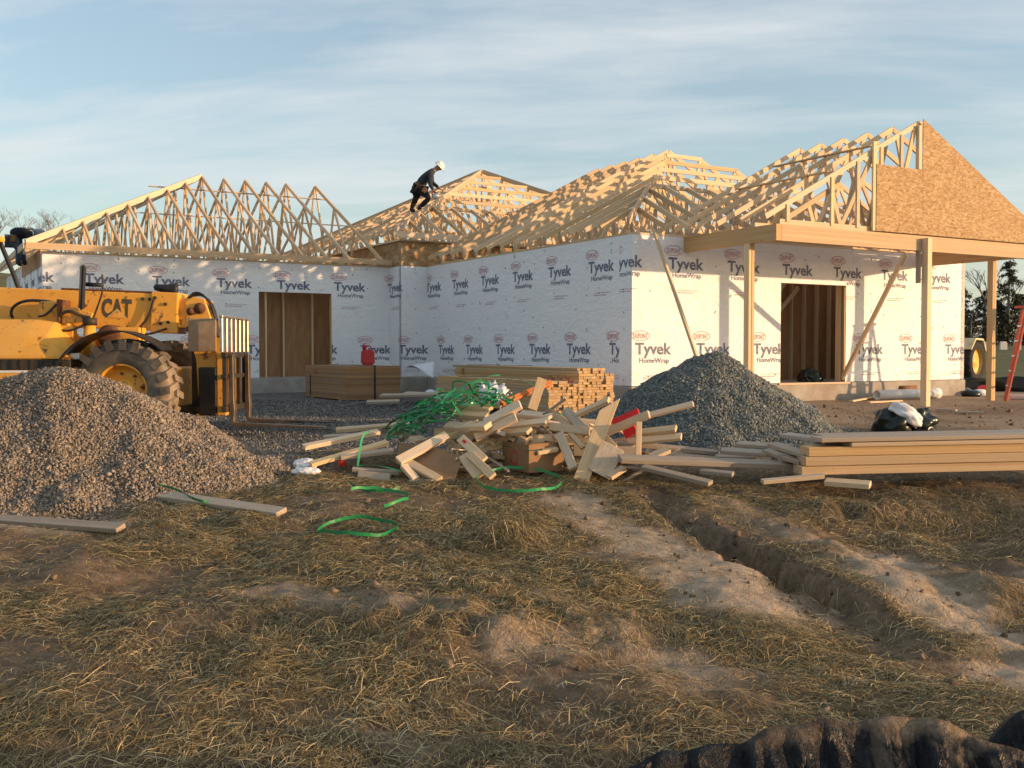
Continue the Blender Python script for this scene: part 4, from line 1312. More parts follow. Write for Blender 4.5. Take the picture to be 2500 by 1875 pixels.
# ------------------------------------------------------------------ loose planks
def plank(name, p0, p1, w, t, m, label, up=(0, 0, 1), roll=0.0, cat='board', group=None, point=0.0, rag=0.0, bow=0.0):
    """one loose board, bevelled, length along local x; up: direction its broad face looks"""
    p0 = Vector(p0); p1 = Vector(p1)
    Mx, L = frame_x(p0, p1, up, roll)
    bm = bmesh.new()
    n = 7 if bow else 1
    vs_, fs = box_bm(bm, (-L / 2, -w / 2, -t / 2), (L / 2, w / 2, t / 2))
    if point:
        for v in vs_:
            if v.co.x > 0 and v.co.y > 0: v.co.x -= point
    bmesh.ops.bevel(bm, geom=bm.edges[:], offset=min(0.004, t * 0.15), segments=1, affect='EDGES')
    if bow:
        bmesh.ops.bisect_plane(bm, geom=bm.verts[:] + bm.edges[:] + bm.faces[:], plane_co=(0, 0, 0), plane_no=(1, 0, 0))
        for v in bm.verts: v.co.z += bow * (1 - (2 * v.co.x / L) ** 2)
    o = bm_obj(name, bm, m, None, Mx)
    tag(o, label, cat, group)
    return o

W4, W6, TK = 0.092, 0.142, 0.040
F_ = (0, -1, 0.35)     # broad face towards the viewer
U_ = (0, -0.25, 1)     # broad face up
SG = 'scrap lumber offcuts'
def sp(x0, y0, d0, x1, y1, d1, w, m, label, up=U_, t=TK, roll=0.0, group=SG, point=0.0):
    return plank('scrap_board', px(x0, y0, d0), px(x1, y1, d1), w, t, M[m], label, up, roll, 'board', group, point)

sp(1417, 1176, 10.12, 1497, 966, 10.42, 0.150, 'wood', 'long pointed board leaning upright across the front of the scrap pile', F_, point=0.20)
sp(1298, 1000, 11.15, 1323, 924, 11.2, 0.105, 'wood', 'short board standing on end on top of the scrap pile', (0.2, -1, 0.1))
sp(1408, 1012, 10.75, 1487, 976, 10.55, W4, 'wood', 'board resting on the tip of the leaning pointed board', (0, -.6, 1))
sp(1490, 1038, 11.05, 1693, 986, 10.8, 0.06, 'wood', 'thin stick reaching farthest right over the dark gravel', (0, -1, 0.6))
sp(1480, 1056, 10.55, 1585, 1011, 10.30, 0.082, 'wood', 'orange-lit board slanting over the red-painted board', (0, -1, .5))
sp(1470, 1052, 10.85, 1563, 1010, 10.75, W6, 'red_board', 'board painted bright red on the right of the scrap pile', F_) if False else None
sp(1560, 1030, 10.22, 1558, 1118, 10.15, 0.055, 'wood_pale', 'narrow stick standing upright before the long grey plank', F_)
sp(1530, 1060, 10.75, 1651, 1046, 10.5, W4, 'wood', 'upper of two parallel boards pointing right at the pile edge', (0, -.7, 1))
sp(1530, 1080, 10.65, 1664, 1066, 10.45, W4, 'wood', 'lower of two parallel boards pointing right at the pile edge', (0, -.7, 1))
sp(1500, 1080, 10.6, 1745, 1104, 10.75, W4, 'wood_grey', 'weathered board under the upright stick, running right', U_)
sp(1512, 1120, 10.0, 1962, 1136, 10.35, W6, 'wood_grey', 'long grey plank running from the scrap pile to the timber stack', U_, t=0.05)
sp(1590, 1116, 10.2, 1630, 1098, 10.3, 0.11, 'wood', 'short offcut lying on the long grey plank', U_)
sp(1585, 1112, 10.5, 1840, 1118, 10.9, W4, 'wood_grey', 'grey board behind the long grey plank', U_)
sp(1570, 1140, 9.95, 1735, 1180, 9.5, W4, 'wood_grey', 'board poking out from under the long grey plank towards the straw', U_)
sp(1710, 1150, 10.1, 1790, 1158, 9.95, 0.08, 'wood_grey', 'small grey stick under the long plank', U_)
sp(1487, 1166, 10.05, 1524, 1142, 10.12, 0.085, 'wood_pale', 'pale stub at the foot of the square board offcut', U_)
plank('scrap_board', px(1461, 1158, 10.12), px(1497, 1088, 10.18), 0.235, 0.03, M['wood_pale'], 'square board offcut standing on its corner', F_, 0, 'board', SG)
sp(1366, 1058, 10.42, 1400, 1144, 10.15, 0.088, 'wood_pale', 'board leaning on the box with the red ring, thick edge lit', (-.3, -1, .2), t=0.05)
sp(1383, 1047, 10.45, 1424, 1094, 10.3, 0.05, 'wood_pale', 'thin lit stick beside the board that leans on the ringed box', F_)
sp(1341, 1042, 10.48, 1440, 1054, 10.38, 0.088, 'wood', 'board lying level left of the leaning pointed board', (0, -.9, .5))
sp(1215, 1044, 10.8, 1336, 1028, 10.45, 0.085, 'wood', 'sunlit board end pointing right above the ringed box', (0, -.7, .8))
sp(1226, 1057, 10.6, 1293, 1052, 10.35, 0.10, 'wood', 'sunlit offcut lying on the ringed box', (0, -.6, .9))
sp(741, 1092, 10.6, 925, 1054, 11.0, W4, 'wood_pale', 'leftmost long pale board sticking out of the pile', U_, t=0.045)
sp(790, 1068, 10.9, 880, 1062, 11.1, 0.07, 'wood_grey', 'split stick above the leftmost long board', U_)
sp(757, 1134, 10.3, 946, 1080, 10.7, W4, 'wood', 'long board low on the left, ending at the white rag', U_)
sp(830, 1116, 10.4, 960, 1100, 10.6, W4, 'wood_grey', 'grey board crossed under the green straps', U_)
sp(820, 1050, 11.1, 1000, 1036, 11.2, W4, 'wood', 'board running under the left end of the green straps', U_)
sp(972, 1126, 10.2, 1092, 1062, 10.55, 0.10, 'wood', 'board propped across the flattened carton with a lit lower end', (0, -.8, .7))
sp(860, 1146, 10.25, 975, 1154, 10.25, 0.05, 'wood_grey', 'thin stick flat on the ground left of the flattened carton', U_)
sp(874, 1160, 10.2, 952, 1168, 10.15, 0.09, 'wood_grey', 'grey offcut on the straw at the left foot of the pile', F_)
sp(986, 1136, 10.2, 1015, 1170, 10.05, 0.085, 'wood_pale', 'short pale board at the foot of the flattened carton', U_)
sp(998, 1130, 10.25, 1073, 1172, 10.0, 0.095, 'wood_pale', 'pale board sloping down beside the short pale one', (0, -.5, .8))
sp(1000, 1176, 10.03, 1056, 1178, 10.0, 0.09, 'wood_grey', 'flat offcut at the very front of the scrap pile', U_)
sp(1184, 1034, 10.55, 1271, 987, 10.5, 0.105, 'wood_pale', 'thick block in full sun on the top middle of the pile', (-.25, -.75, .8), t=0.055)
sp(1160, 1068, 10.5, 1260, 1018, 10.45, 0.10, 'wood_pale', 'split board with a ragged end under the sunlit thick block', (-.2, -.8, .7))
sp(1137, 1040, 10.6, 1192, 1040, 10.4, 0.12, 'wood_pale', 'stubby sunlit block left of the thick block', (0, -.5, .9), t=0.055)
sp(1090, 1040, 10.7, 1150, 1044, 10.55, 0.12, 'wood', 'stubby block under the sunlit stub', (0, -.5, .9), t=0.055)
sp(1112, 986, 11.0, 1200, 998, 10.85, 0.13, 'wood', 'broad offcut right of the green straps, high on the pile', (0, -.4, 1), t=0.05)
sp(1110, 1008, 10.9, 1190, 1016, 10.75, 0.13, 'wood', 'broad offcut below the high one beside the green straps', (0, -.5, 1), t=0.05)
o37 = sp(1124, 1070, 10.40, 1182, 1124, 10.15, 0.095, 'wood', 'board with a red crayon mark sloping down to the right', F_)
sp(1131, 1112, 10.25, 1170, 1164, 10.05, 0.12, 'wood', 'board sloping behind the one left of the ringed box', F_)
sp(1147, 1110, 10.2, 1203, 1164, 9.98, 0.085, 'wood_pale', 'pale board sloping to the ground just left of the ringed box', F_, t=0.05)
sp(1225, 985, 11.1, 1345, 934, 11.5, 0.07, 'wood_orange', 'orange board slanting up behind the standing short board', (0, -1, .6)) if False else None
sp(1270, 1010, 10.9, 1345, 1018, 10.7, 0.11, 'wood_pale', 'split sunlit offcut at the foot of the standing short board', (0, -.5, 1))
sp(1345, 1008, 10.9, 1405, 1060, 10.6, 0.10, 'wood', 'board sloping right behind the level board', F_)
sp(1380, 1000, 10.85, 1436, 1062, 10.5, 0.10, 'wood_grey', 'grey board sloping right under the tip of the leaning board', F_)
sp(1462, 1060, 10.45, 1496, 1095, 10.25, 0.11, 'wood', 'short board right of the leaning pointed board', F_)
sp(1360, 1096, 10.35, 1310, 1105, 10.25, 0.07, 'wood', 'short stick lying above the ringed box', U_)
sp(1205, 1080, 10.7, 1480, 1072, 10.75, W6, 'wood', 'wide board lying deep in the middle of the pile', (0, -.8, .6))
sp(1230, 1020, 11.0, 1460, 1040, 10.95, W6, 'wood', 'wide board across the back of the pile', (0, -.8, .6))
sp(1060, 1062, 10.9, 1220, 1056, 10.9, W6, 'wood', 'wide board under the sunlit blocks', (0, -.8, .6))
sp(1140, 1100, 10.6, 1230, 1080, 10.7, W6, 'wood', 'wide dark board behind the red-marked one', (0, -.8, .6))
sp(1400, 1100, 10.5, 1560, 1108, 10.5, W6, 'wood_grey', 'wide grey board behind the foot of the leaning board', (0, -.8, .6))
# cut ends and blocks jumbled in the middle of the pile
rr = random.Random(77)
mb = [mesh_from('block', [(v[0] * l, v[1] * 0.089, v[2] * 0.040) for v in CUBE_V], CUBE_F, M[m]) for l, m in ((0.16, 'wood'), (0.26, 'wood'), (0.38, 'wood'), (0.22, 'wood_pale'), (0.32, 'wood_grey'))]
for i in range(110):
    if i < 16:
        x = rr.uniform(1195, 1292); y = rr.uniform(1054, 1092); d = 10.65 + rr.uniform(-.1, .2)
        e = (rr.uniform(-.5, .5), rr.uniform(-.4, .4), R(90) + rr.uniform(-.7, .7))
    else:
        x = rr.triangular(960, 1560, 1280); y = rr.uniform(1020 + abs(x - 1270) * 0.16, 1150); d = 10.45 + (1150 - y) / 130 * 0.7 + rr.uniform(-.1, .25)
        e = (rr.uniform(-.6, .6), rr.uniform(-.35, .35), rr.uniform(-3, 3))
    if 1215 < x < 1375 and y > 1088: d += 0.45
    if 960 < x < 1130 and y > 1085: d += 0.4
    o = bpy.data.objects.new('wood_block', rr.choice(mb)); link(o)
    o.location = px(x, y, d); o.rotation_euler = e
    lab = 'cut block end stacked above the ringed box' if i < 16 else 'short offcut jumbled in the left part of the scrap pile' if x < 1200 else 'short offcut jumbled in the middle of the scrap pile' if x < 1400 else 'short offcut jumbled in the right part of the scrap pile'
    tag(o, lab, 'wood block', 'jumbled offcuts inside the scrap pile')
# thin laths and splinters poking out of the pile
ml = [mesh_from('lath', [(v[0] * l, v[1] * w_, v[2] * 0.016) for v in CUBE_V], CUBE_F, M[m]) for l, w_, m in ((0.55, 0.03, 'wood_pale'), (0.75, 0.035, 'wood'), (0.4, 0.045, 'wood'), (0.9, 0.028, 'wood_grey'))]
for i in range(34):
    x = rr.triangular(900, 1620, 1260); y = rr.uniform(1010 + abs(x - 1270) * 0.17, 1150); d = 10.3 + (1150 - y) / 130 * 0.6 + rr.uniform(-.08, .1)
    if (1205 < x < 1390 and y > 1062) or (940 < x < 1140 and y > 1070): continue
    o = bpy.data.objects.new('lath', rr.choice(ml)); link(o)
    o.location = px(x, y, d); o.rotation_euler = (rr.uniform(-1, 1), rr.uniform(-.6, .5), rr.uniform(-1.2, 1.2))
    tag(o, 'thin splintered lath on the left of the scrap pile' if x < 1200 else 'thin splintered lath on the right of the scrap pile', 'lath', 'laths in the scrap pile')

M['red_board'] = m_plain('red_painted_wood', (0.62, 0.02, 0.02), 0.55, var=0.15)
M['wood_orange'] = m_plain('orange_painted_wood', (0.55, 0.17, 0.04), 0.6, var=0.2)
sp(1466, 1054, 10.85, 1563, 1012, 10.75, W6, 'red_board', 'board painted bright red on the right of the scrap pile', F_)
sp(1525, 1062, 10.6, 1553, 1046, 10.55, 0.085, 'red_board', 'small red-painted block end below the slanting lit board', F_)
sp(1224, 986, 11.0, 1345, 934, 11.5, 0.06, 'wood_orange', 'orange board slanting up behind the standing short board', (0, -1, .6))
o = bpy.data.objects.new('crayon_mark', unit_cube(M['red_board'])); link(o, o37)
o.matrix_basis = Matrix.Translation((-0.12, 0.0, 0.0225)) @ Matrix.Diagonal((0.05, 0.03, 0.003, 1))

# cardboard
def m_card():
    t = NT('cardboard')
    p = t.coord('Object')
    n = t.noise(p, 5.0, 5, 0.6)
    t.color(t.ramp(n, [(0.3, (0.235, 0.135, 0.068)), (0.7, (0.31, 0.185, 0.098))]))
    w = t.new('ShaderNodeTexWave'); t.put(w.inputs['Vector'], p); w.inputs['Scale'].default_value = 40
    t.bump(w.outputs['Fac'], 0.05, 0.003)
    return t.set(0.85, 0, 0.2)
M['card'] = m_card()
pb = px(1291, 1155, 10.2)
bx = empty('cardboard_box', (pb.x, pb.y, pb.z), R(32))
tag(bx, 'brown cardboard box printed with a red ring, stuck in the scrap pile', 'box')
cw = 0.014
for lo_, hi_ in (((0, 0, 0), (0.42, cw, 0.28)), ((-0.0, cw + .001, 0), (cw, 0.50, 0.278)), ((0.42 - cw, cw + .001, 0), (0.42, 0.5, 0.278)), ((cw, 0.5 - cw, 0), (0.42 - cw, 0.5, 0.27))):
    bev_box('box_side', lo_, hi_, M['card'], bx, bev=0.002, seg=1)
bev_box('box_flap', (0.03, -0.001, 0.281), (0.40, 0.10, 0.287), M['card'], bx, bev=0)
bm = bmesh.new(); ring(bm, 0, 0, 0.075, 0.082, 0.026, 26, 0)
for v in bm.verts: v.co = Vector((-0.002, v.co.x, v.co.y))
M['ring_red'] = m_plain('faded_red_print', (0.40, 0.075, 0.055), 0.8)
bm_obj('printed_ring', bm, M['ring_red'], bx, Matrix.Translation((-0.001, 0.27, 0.13)))
def card_panel(name, pts, label, th=0.008):
    """a bent sheet of cardboard through pixel/depth corners given in rows of two"""
    P_ = [px(*p) for p in pts]
    bm = bmesh.new()
    rows = [(P_[i], P_[i + 1]) for i in range(0, len(P_), 2)]
    vv = [[bm.verts.new(a), bm.verts.new(a.lerp(b, 0.5) + Vector((0, 0.01, 0))), bm.verts.new(b)] for a, b in rows]
    for i in range(len(vv) - 1):
        for k in range(2):
            bm.faces.new((vv[i][k], vv[i][k + 1], vv[i + 1][k + 1], vv[i + 1][k]))
    bmesh.ops.recalc_face_normals(bm, faces=bm.faces[:])
    bmesh.ops.solidify(bm, geom=bm.faces[:], thickness=th)
    o = bm_obj(name, bm, M['card'])
    tag(o, label, 'cardboard')
    return o
card_panel('flattened_carton', [(976, 1082, 10.75), (966, 1132, 10.35), (1060, 1092, 10.45), (1040, 1160, 10.12), (1130, 1116, 10.25), (1108, 1180, 9.98)], 'large flattened brown carton leaning at the front left of the pile')
card_panel('carton_flap', [(938, 1042, 11.3), (946, 1070, 11.2), (985, 1022, 11.35), (990, 1060, 11.2)], 'brown cardboard flap sticking up left of the green straps')

# ------------------------------------------------------------------ green plastic strapping
M['green'] = NT('green_strap').m
t = NT('green_plastic'); g = t.new('ShaderNodeObjectInfo')
t.color(t.ramp(g.outputs['Random'], [(0.0, (0.008, 0.12, 0.04)), (0.6, (0.016, 0.24, 0.08)), (1.0, (0.04, 0.38, 0.14))]))
M['green'] = t.set(0.3, 0, 0.6)
def loop(cx, cy, d_hint, rx, tilt, a0, a1, label, wob=0.02, n=40, w=0.026, ry=None):
    c = gpt(cx, cy)
    pts = []
    for i in range(n + 1):
        a = R(a0) + (R(a1) - R(a0)) * i / n
        x = c.x + rx * math.cos(a) * (1 + 0.05 * math.sin(3 * a)); y = c.y + (ry or rx) * math.sin(a)
        pts.append((x, y, gz(x, y) + 0.045 + tilt * (1 + math.sin(a)) + wob * math.sin(2 * a + cx)))
    o = ribbon('strap_loop', pts, w, M['green'])
    tag(o, label, 'plastic strap', 'green strap loops on the straw')
loop(872, 1306, 0, 0.31, 0.0, -190, 200, 'nearest green strap loop, a full ring lying on the straw', 0.012)
loop(920, 1224, 0, 0.27, 0.01, -70, 150, 'open green strap curl behind the nearest ring', 0.01)
loop(925, 1192, 0, 0.30, 0.01, -160, -40, 'short green strap arc with a bright glint by the pile', 0.015)
loop(1268, 1180, 0, 0.40, 0.02, -200, 150, 'large green strap ring below the ringed box', 0.02)
p0 = gpt(395, 1225); pts = []
for i in range(22):
    f = i / 21
    x, y = 392 + 170 * f, 1218 + 34 * f
    q = gpt(x, y); pts.append((q.x, q.y + 0.05 * math.sin(f * 9), q.z + 0.10 * (1 - f) + 0.02))
tag(ribbon('strap_strip', pts, 0.022, M['green']), 'green strap strip lying over the broken grey board', 'plastic strap')
# tangle on the pile: single straps of one knot
tg = empty('strap_tangle', px(1060, 1060, 10.9))
tag(tg, 'tangle of green plastic straps heaped on the left of the scrap pile', 'plastic straps')
rr = random.Random(5)
base = Vector(tg.location)
def curl(P0, P1, sag, loops, amp, n=26):
    pts = []
    ph = rr.uniform(0, 6)
    for i in range(n):
        f = i / (n - 1)
        p = P0.lerp(P1, f) + Vector((amp * math.cos(ph + f * loops * 6.28), amp * 0.7 * math.sin(ph + f * loops * 6.28), amp * 0.8 * math.sin(ph * 2 + f * loops * 6.28) + sag * math.sin(math.pi * f)))
        pts.append(p - base)
    return pts
for i in range(46):
    xa = rr.uniform(950, 1110); ya = 1068 - (xa - 950) * 0.55 + rr.uniform(-25, 14)
    xb = xa + rr.uniform(30, 150); yb = 1068 - (xb - 950) * 0.5 + rr.uniform(-18, 20)
    d = 10.75 + rr.uniform(-.12, .3)
    ribbon('strap', curl(px(xa, ya, d), px(xb, yb, d + rr.uniform(-.2, .2)), rr.uniform(-.03, .10), rr.uniform(.3, 1.6), rr.uniform(.03, .13)), 0.02, M['green'], tg, (rr.uniform(-1, 1), rr.uniform(-1, 1), rr.uniform(-.4, 1)), twist=rr.uniform(-4, 4))
for a, b, sag in (((1000, 1000, 10.9), (1190, 938, 11.2), .05), ((1170, 940, 11.1), (1240, 986, 11.0), .06), ((905, 1050, 10.7), (870, 1142, 10.25), .10), ((870, 1142, 10.25), (985, 1146, 10.2), .03), ((1180, 985, 10.8), (1195, 930, 11.1), .03), ((1330, 1010, 10.7), (1375, 1018, 10.6), .02), ((1215, 1085, 10.25), (1330, 1095, 10.15), -.05), ((1090, 960, 10.9), (1130, 1010, 10.7), .02), ((1190, 950, 11.0), (1330, 948, 11.2), .10)):
    ribbon('strap', curl(px(*a), px(*b), sag, .5, .02), 0.02, M['green'], tg, (0, -.7, .7), twist=1.5)
for i in range(14):
    x = rr.uniform(1165, 1235); y = rr.uniform(960, 992)
    ribbon('strap', curl(px(x, y, 10.9), px(x + rr.uniform(-35, 35), y + rr.uniform(-18, 12), 10.8), .03, 1.2, .05), 0.02, M['green'], tg, (rr.uniform(-1, 1), -1, .4), twist=2)

# ------------------------------------------------------------------ rags, papers, bags
def crumple(name, c, size, m, label, cat, seed, flat=0.6, rough=0.35, parent=None, sub=4):
    bm = bmesh.new()
    bmesh.ops.create_icosphere(bm, subdivisions=sub, radius=1.0)
    r_ = random.Random(seed)
    sh = [(r_.uniform(-3, 3), r_.uniform(-3, 3), r_.uniform(-3, 3), r_.uniform(0, 6)) for _ in range(9)]
    for v in bm.verts:
        n = sum(abs(math.sin(v.co.x * a * (1 + k * .35) + v.co.y * b * (1 + k * .35) + v.co.z * c_ * (1 + k * .35) + d)) / (1 + k * .5) for k, (a, b, c_, d) in enumerate(sh))
        s = 1 - rough + rough * (n / 1.6)
        v.co = Vector((v.co.x * size[0] * s, v.co.y * size[1] * s, max(v.co.z, -0.55) * size[2] * s))
    o = bm_obj(name, bm, m, parent, Matrix.Translation(c), smooth=True)
    if label: tag(o, label, cat)
    return o
M['white_film'] = m_plain('white_plastic_film', (0.72, 0.70, 0.70), 0.45, var=0.06, nscale=6, bump=0.3)
M['black_film'] = m_plain('black_plastic_film', (0.010, 0.016, 0.014), 0.28, var=0.3, nscale=6, bump=0.2)
q = gpt(745, 1150)
crumple('rag', (q.x, q.y, q.z + 0.05), (0.085, 0.07, 0.06), M['white_film'], 'crumpled white rag on the ground at the left of the pile', 'rag', 3, rough=0.5)
q = gpt(745, 1158)
sh = crumple('paper_scrap', (q.x + 0.02, q.y - 0.05, q.z + 0.03), (0.11, 0.05, 0.035), M['white_film'], 'pale folded paper lying before the white rag', 'paper', 8, rough=0.4)
q = gpt(835, 1142)
M['orange_red'] = m_plain('orange_red_plastic', (0.75, 0.06, 0.025), 0.4)
o = bev_box('bottle_top', (-0.035, -0.03, -0.03), (0.035, 0.03, 0.035), M['orange_red'], None, Matrix.Translation((q.x, q.y, q.z + 0.05)) @ Euler((.2, .1, .5)).to_matrix().to_4x4(), bev=0.012)
tag(o, 'small bright orange-red bottle top on the ground left of the pile', 'cap')
# bags on the dirt before the porch
q = px(2180, 1050, 14.6)
zb_ = gz(q.x, q.y)
crumple('trash_bag', (q.x, q.y, zb_ + 0.07), (0.21, 0.19, 0.21), M['black_film'], 'left of the two black bags under the white sack', 'bag', 21, rough=0.45)
q2 = px(2238, 1050, 14.7)
crumple('trash_bag', (q2.x, q2.y, zb_ + 0.06), (0.21, 0.19, 0.20), M['black_film'], 'right of the two black bags under the white sack', 'bag', 22, rough=0.45)
q3 = px(2212, 1014, 14.5)
o = crumple('sack', (0, 0, 0), (0.22, 0.13, 0.12), M['white_film'], 'white filled sack slumped over the two black bags', 'sack', 25, rough=0.3)
o.matrix_basis = Matrix.Translation(q3) @ Matrix.Rotation(R(35), 4, 'Y')

# ------------------------------------------------------------------ timber stack, right
tz = [(2003, 1076, 0.040, 0.0), (2078, 1086, 0.040, 0.01), (1972, 1111, 0.088, 0.0), (1963, 1139, 0.088, -0.015), (1955, 1161, 0.088, 0.01)]
sdir = Vector((math.cos(R(5)), math.sin(R(5)), 0.012)).normalized()
names_ = ['top plank of the long timber stack, its upper face grey', 'second plank of the timber stack, set back from the left end', 'third timber from the top of the long stack', 'fourth timber from the top of the long stack', 'bottom timber of the long stack, longest to the left']
zcur = px(1955, 1161, 10.0).z
order = list(range(4, -1, -1))
zpos = {}
z0 = zcur
for k in order:
    zpos[k] = z0 + tz[k][2] / 2; z0 += tz[k][2] + 0.004
for k in range(5):
    xp, yp, th_, dy = tz[k]
    p = px(xp, yp, 10.0); wd = 0.30 if k in (0,) else 0.24
    c0 = Vector((p.x, 10.0 + wd / 2 + dy, zpos[k]))
    plank('timber', c0, c0 + sdir * (7.5 - p.x), wd, th_, M['wood_beam'] if k else M['wood_grey'], names_[k], (0, 0, 1), 0, 'timber', 'long timber stack')
    c1 = c0 + Vector((0.12 - 0.3 * (k % 2), wd + 0.05, 0))
    plank('timber', c1, c1 + sdir * (7.3 - p.x), wd, th_, M['wood_grey'], 'back-row plank of the long timber stack, layer %s from the top' % ['one', 'two', 'three', 'four', 'five'][k], (0, 0, 1), 0, 'timber', 'long timber stack')
q = px(2060, 1186, 9.85)
plank('timber', px(2015, 1176, 10.0), px(2125, 1184, 9.8), 0.12, 0.05, M['wood'], 'short bearer block sticking out under the timber stack', U_, 0, 'timber')
for i, (a, b, w, lab) in enumerate((((1885, 1085, 10.6), (1975, 1112, 10.1), 0.13, 'grey plank fanned out at the left end of the timber stack'), ((1915, 1062, 10.9), (2010, 1074, 10.4), 0.13, 'plank fanned out beside the top of the timber stack'), ((1800, 1084, 10.9), (1930, 1092, 10.6), 0.12, 'grey plank lying between the dark heap and the timber stack'), ((1870, 1100, 10.5), (1960, 1128, 10.15), 0.13, 'lower grey plank fanned out at the left end of the stack'), ((1760, 1100, 10.6), (1950, 1112, 10.4), 0.12, 'grey plank lying behind the long grey plank by the stack'), ((1860, 1176, 9.7), (2010, 1162, 9.85), 0.06, 'thin lath lying under the left end of the timber stack'))):
    plank('loose_plank', px(*a), px(*b), w, 0.04, M['wood_grey'], lab, U_, 0, 'board')

# boards on the straw, left foreground
a = gpt(392, 1222); b = gpt(688, 1262)
plank('broken_board', a + Vector((0, 0, .045)), b + Vector((0, 0, .035)), 0.13, 0.045, M['wood_grey'], 'grey board with a broken yellow end lying on the straw', (0, -.3, 1), 0, 'board')
a = gpt(-60, 1276); b = gpt(296, 1300)
plank('weathered_board', a + Vector((0, 0, .04)), b + Vector((0, 0, .03)), 0.11, 0.04, M['wood_grey'], 'weathered board at the left edge, at the foot of the tan heap', (0, -.3, 1), 0, 'board')
# planks on the gravel beside the board stack
for i, (a, b, lab) in enumerate((((930, 966, 20.0), (1180, 962, 19.0), 'pale plank lying behind the scrap pile beside the board stack'), ((990, 960, 20.6), (1200, 968, 18.8), 'second plank lying behind the scrap pile'), ((895, 982, 19.2), (975, 980, 19.2), 'short plank end on the gravel before the board stack'))):
    plank('loose_plank', px(*a), px(*b), 0.14, 0.05, M['wood_grey'], lab, U_, 0, 'board')
# ------------------------------------------------------------------ people
M['skin'] = m_plain('skin', (0.42, 0.22, 0.15), 0.6, var=0.08)
M['cloth_dark'] = m_plain('dark_grey_cloth', (0.030, 0.036, 0.044), 0.9, var=0.3, nscale=9, bump=0.3)
M['cloth_black'] = m_plain('black_cloth', (0.010, 0.012, 0.018), 0.9, var=0.3, nscale=9, bump=0.3)
M['denim'] = m_plain('blue_grey_denim', (0.060, 0.080, 0.115), 0.9, var=0.25, nscale=12, bump=0.3)
M['leather'] = m_plain('brown_leather', (0.16, 0.075, 0.032), 0.7, var=0.3, nscale=9)
M['hat_white'] = m_plain('white_hard_hat', (0.80, 0.78, 0.74), 0.35, var=0.03)
M['grey_cloth'] = m_plain('grey_cloth', (0.22, 0.25, 0.29), 0.9, var=0.2)
M['boot'] = m_plain('dark_boot', (0.020, 0.018, 0.017), 0.7, var=0.3)

def skin_mesh(name, J, E, mats, parent, grow=1.0, sub=2):
    """J: joint -> (point, radius or (rx, ry)); E: edges. one continuous skinned surface"""
    keys = sorted({k for e in E for k in e}, key=lambda k: list(J).index(k))
    ix = {k: i for i, k in enumerate(keys)}
    me = bpy.data.meshes.new(name)
    me.from_pydata([tuple(J[k][0]) for k in keys], [(ix[a], ix[b]) for a, b in E], [])
    o = bpy.data.objects.new(name, me); COL.objects.link(o)
    sk = o.modifiers.new('skin', 'SKIN'); sk.use_smooth_shade = True
    if not me.skin_vertices: me.skin_vertices.new()
    for i, k in enumerate(keys):
        r = J[k][1]; r = r if isinstance(r, tuple) else (r, r)
        me.skin_vertices[0].data[i].radius = (r[0] * grow, r[1] * grow)
        me.skin_vertices[0].data[i].use_root = (i == 0)
    sb = o.modifiers.new('sub', 'SUBSURF'); sb.levels = sub; sb.render_levels = sub
    dg = bpy.context.evaluated_depsgraph_get()
    nm = bpy.data.meshes.new_from_object(o.evaluated_get(dg))
    bpy.data.objects.remove(o); bpy.data.meshes.remove(me)
    nm.materials.clear(); nm.materials.append(mats)
    for p_ in nm.polygons: p_.use_smooth = True
    return obj(name, nm, parent)

def add_hand(J, E, key, p, dirv, s=1.0):
    """palm with four fingers of different length and a thumb, growing from joint key at p along dirv"""
    d = Vector(dirv).normalized(); side = d.cross(Vector((0, 0, 1)))
    side = side.normalized() if side.length > 0.1 else Vector((1, 0, 0)); nrm = d.cross(side)
    J[key + 'palm'] = (p + d * 0.07 * s, (0.04 * s, 0.022 * s)); E.append((key, key + 'palm'))
    for i, l in enumerate((0.065, 0.078, 0.072, 0.055)):
        o_ = side * (i - 1.5) * 0.022 * s
        J[key + 'f%da' % i] = (p + d * (0.11 + l * 0.45) * s + o_ + nrm * 0.006, 0.0095 * s)
        J[key + 'f%db' % i] = (p + d * (0.11 + l * 0.8) * s + o_ - nrm * 0.03 * s, 0.008 * s)
        E.append((key + 'palm', key + 'f%da' % i)); E.append((key + 'f%da' % i, key + 'f%db' % i))
    J[key + 'ta'] = (p + d * 0.065 * s + side * 0.055 * s, 0.011 * s); J[key + 'tb'] = (p + d * 0.105 * s + side * 0.07 * s - nrm * 0.02, 0.009 * s)
    E.append((key + 'palm', key + 'ta')); E.append((key + 'ta', key + 'tb'))

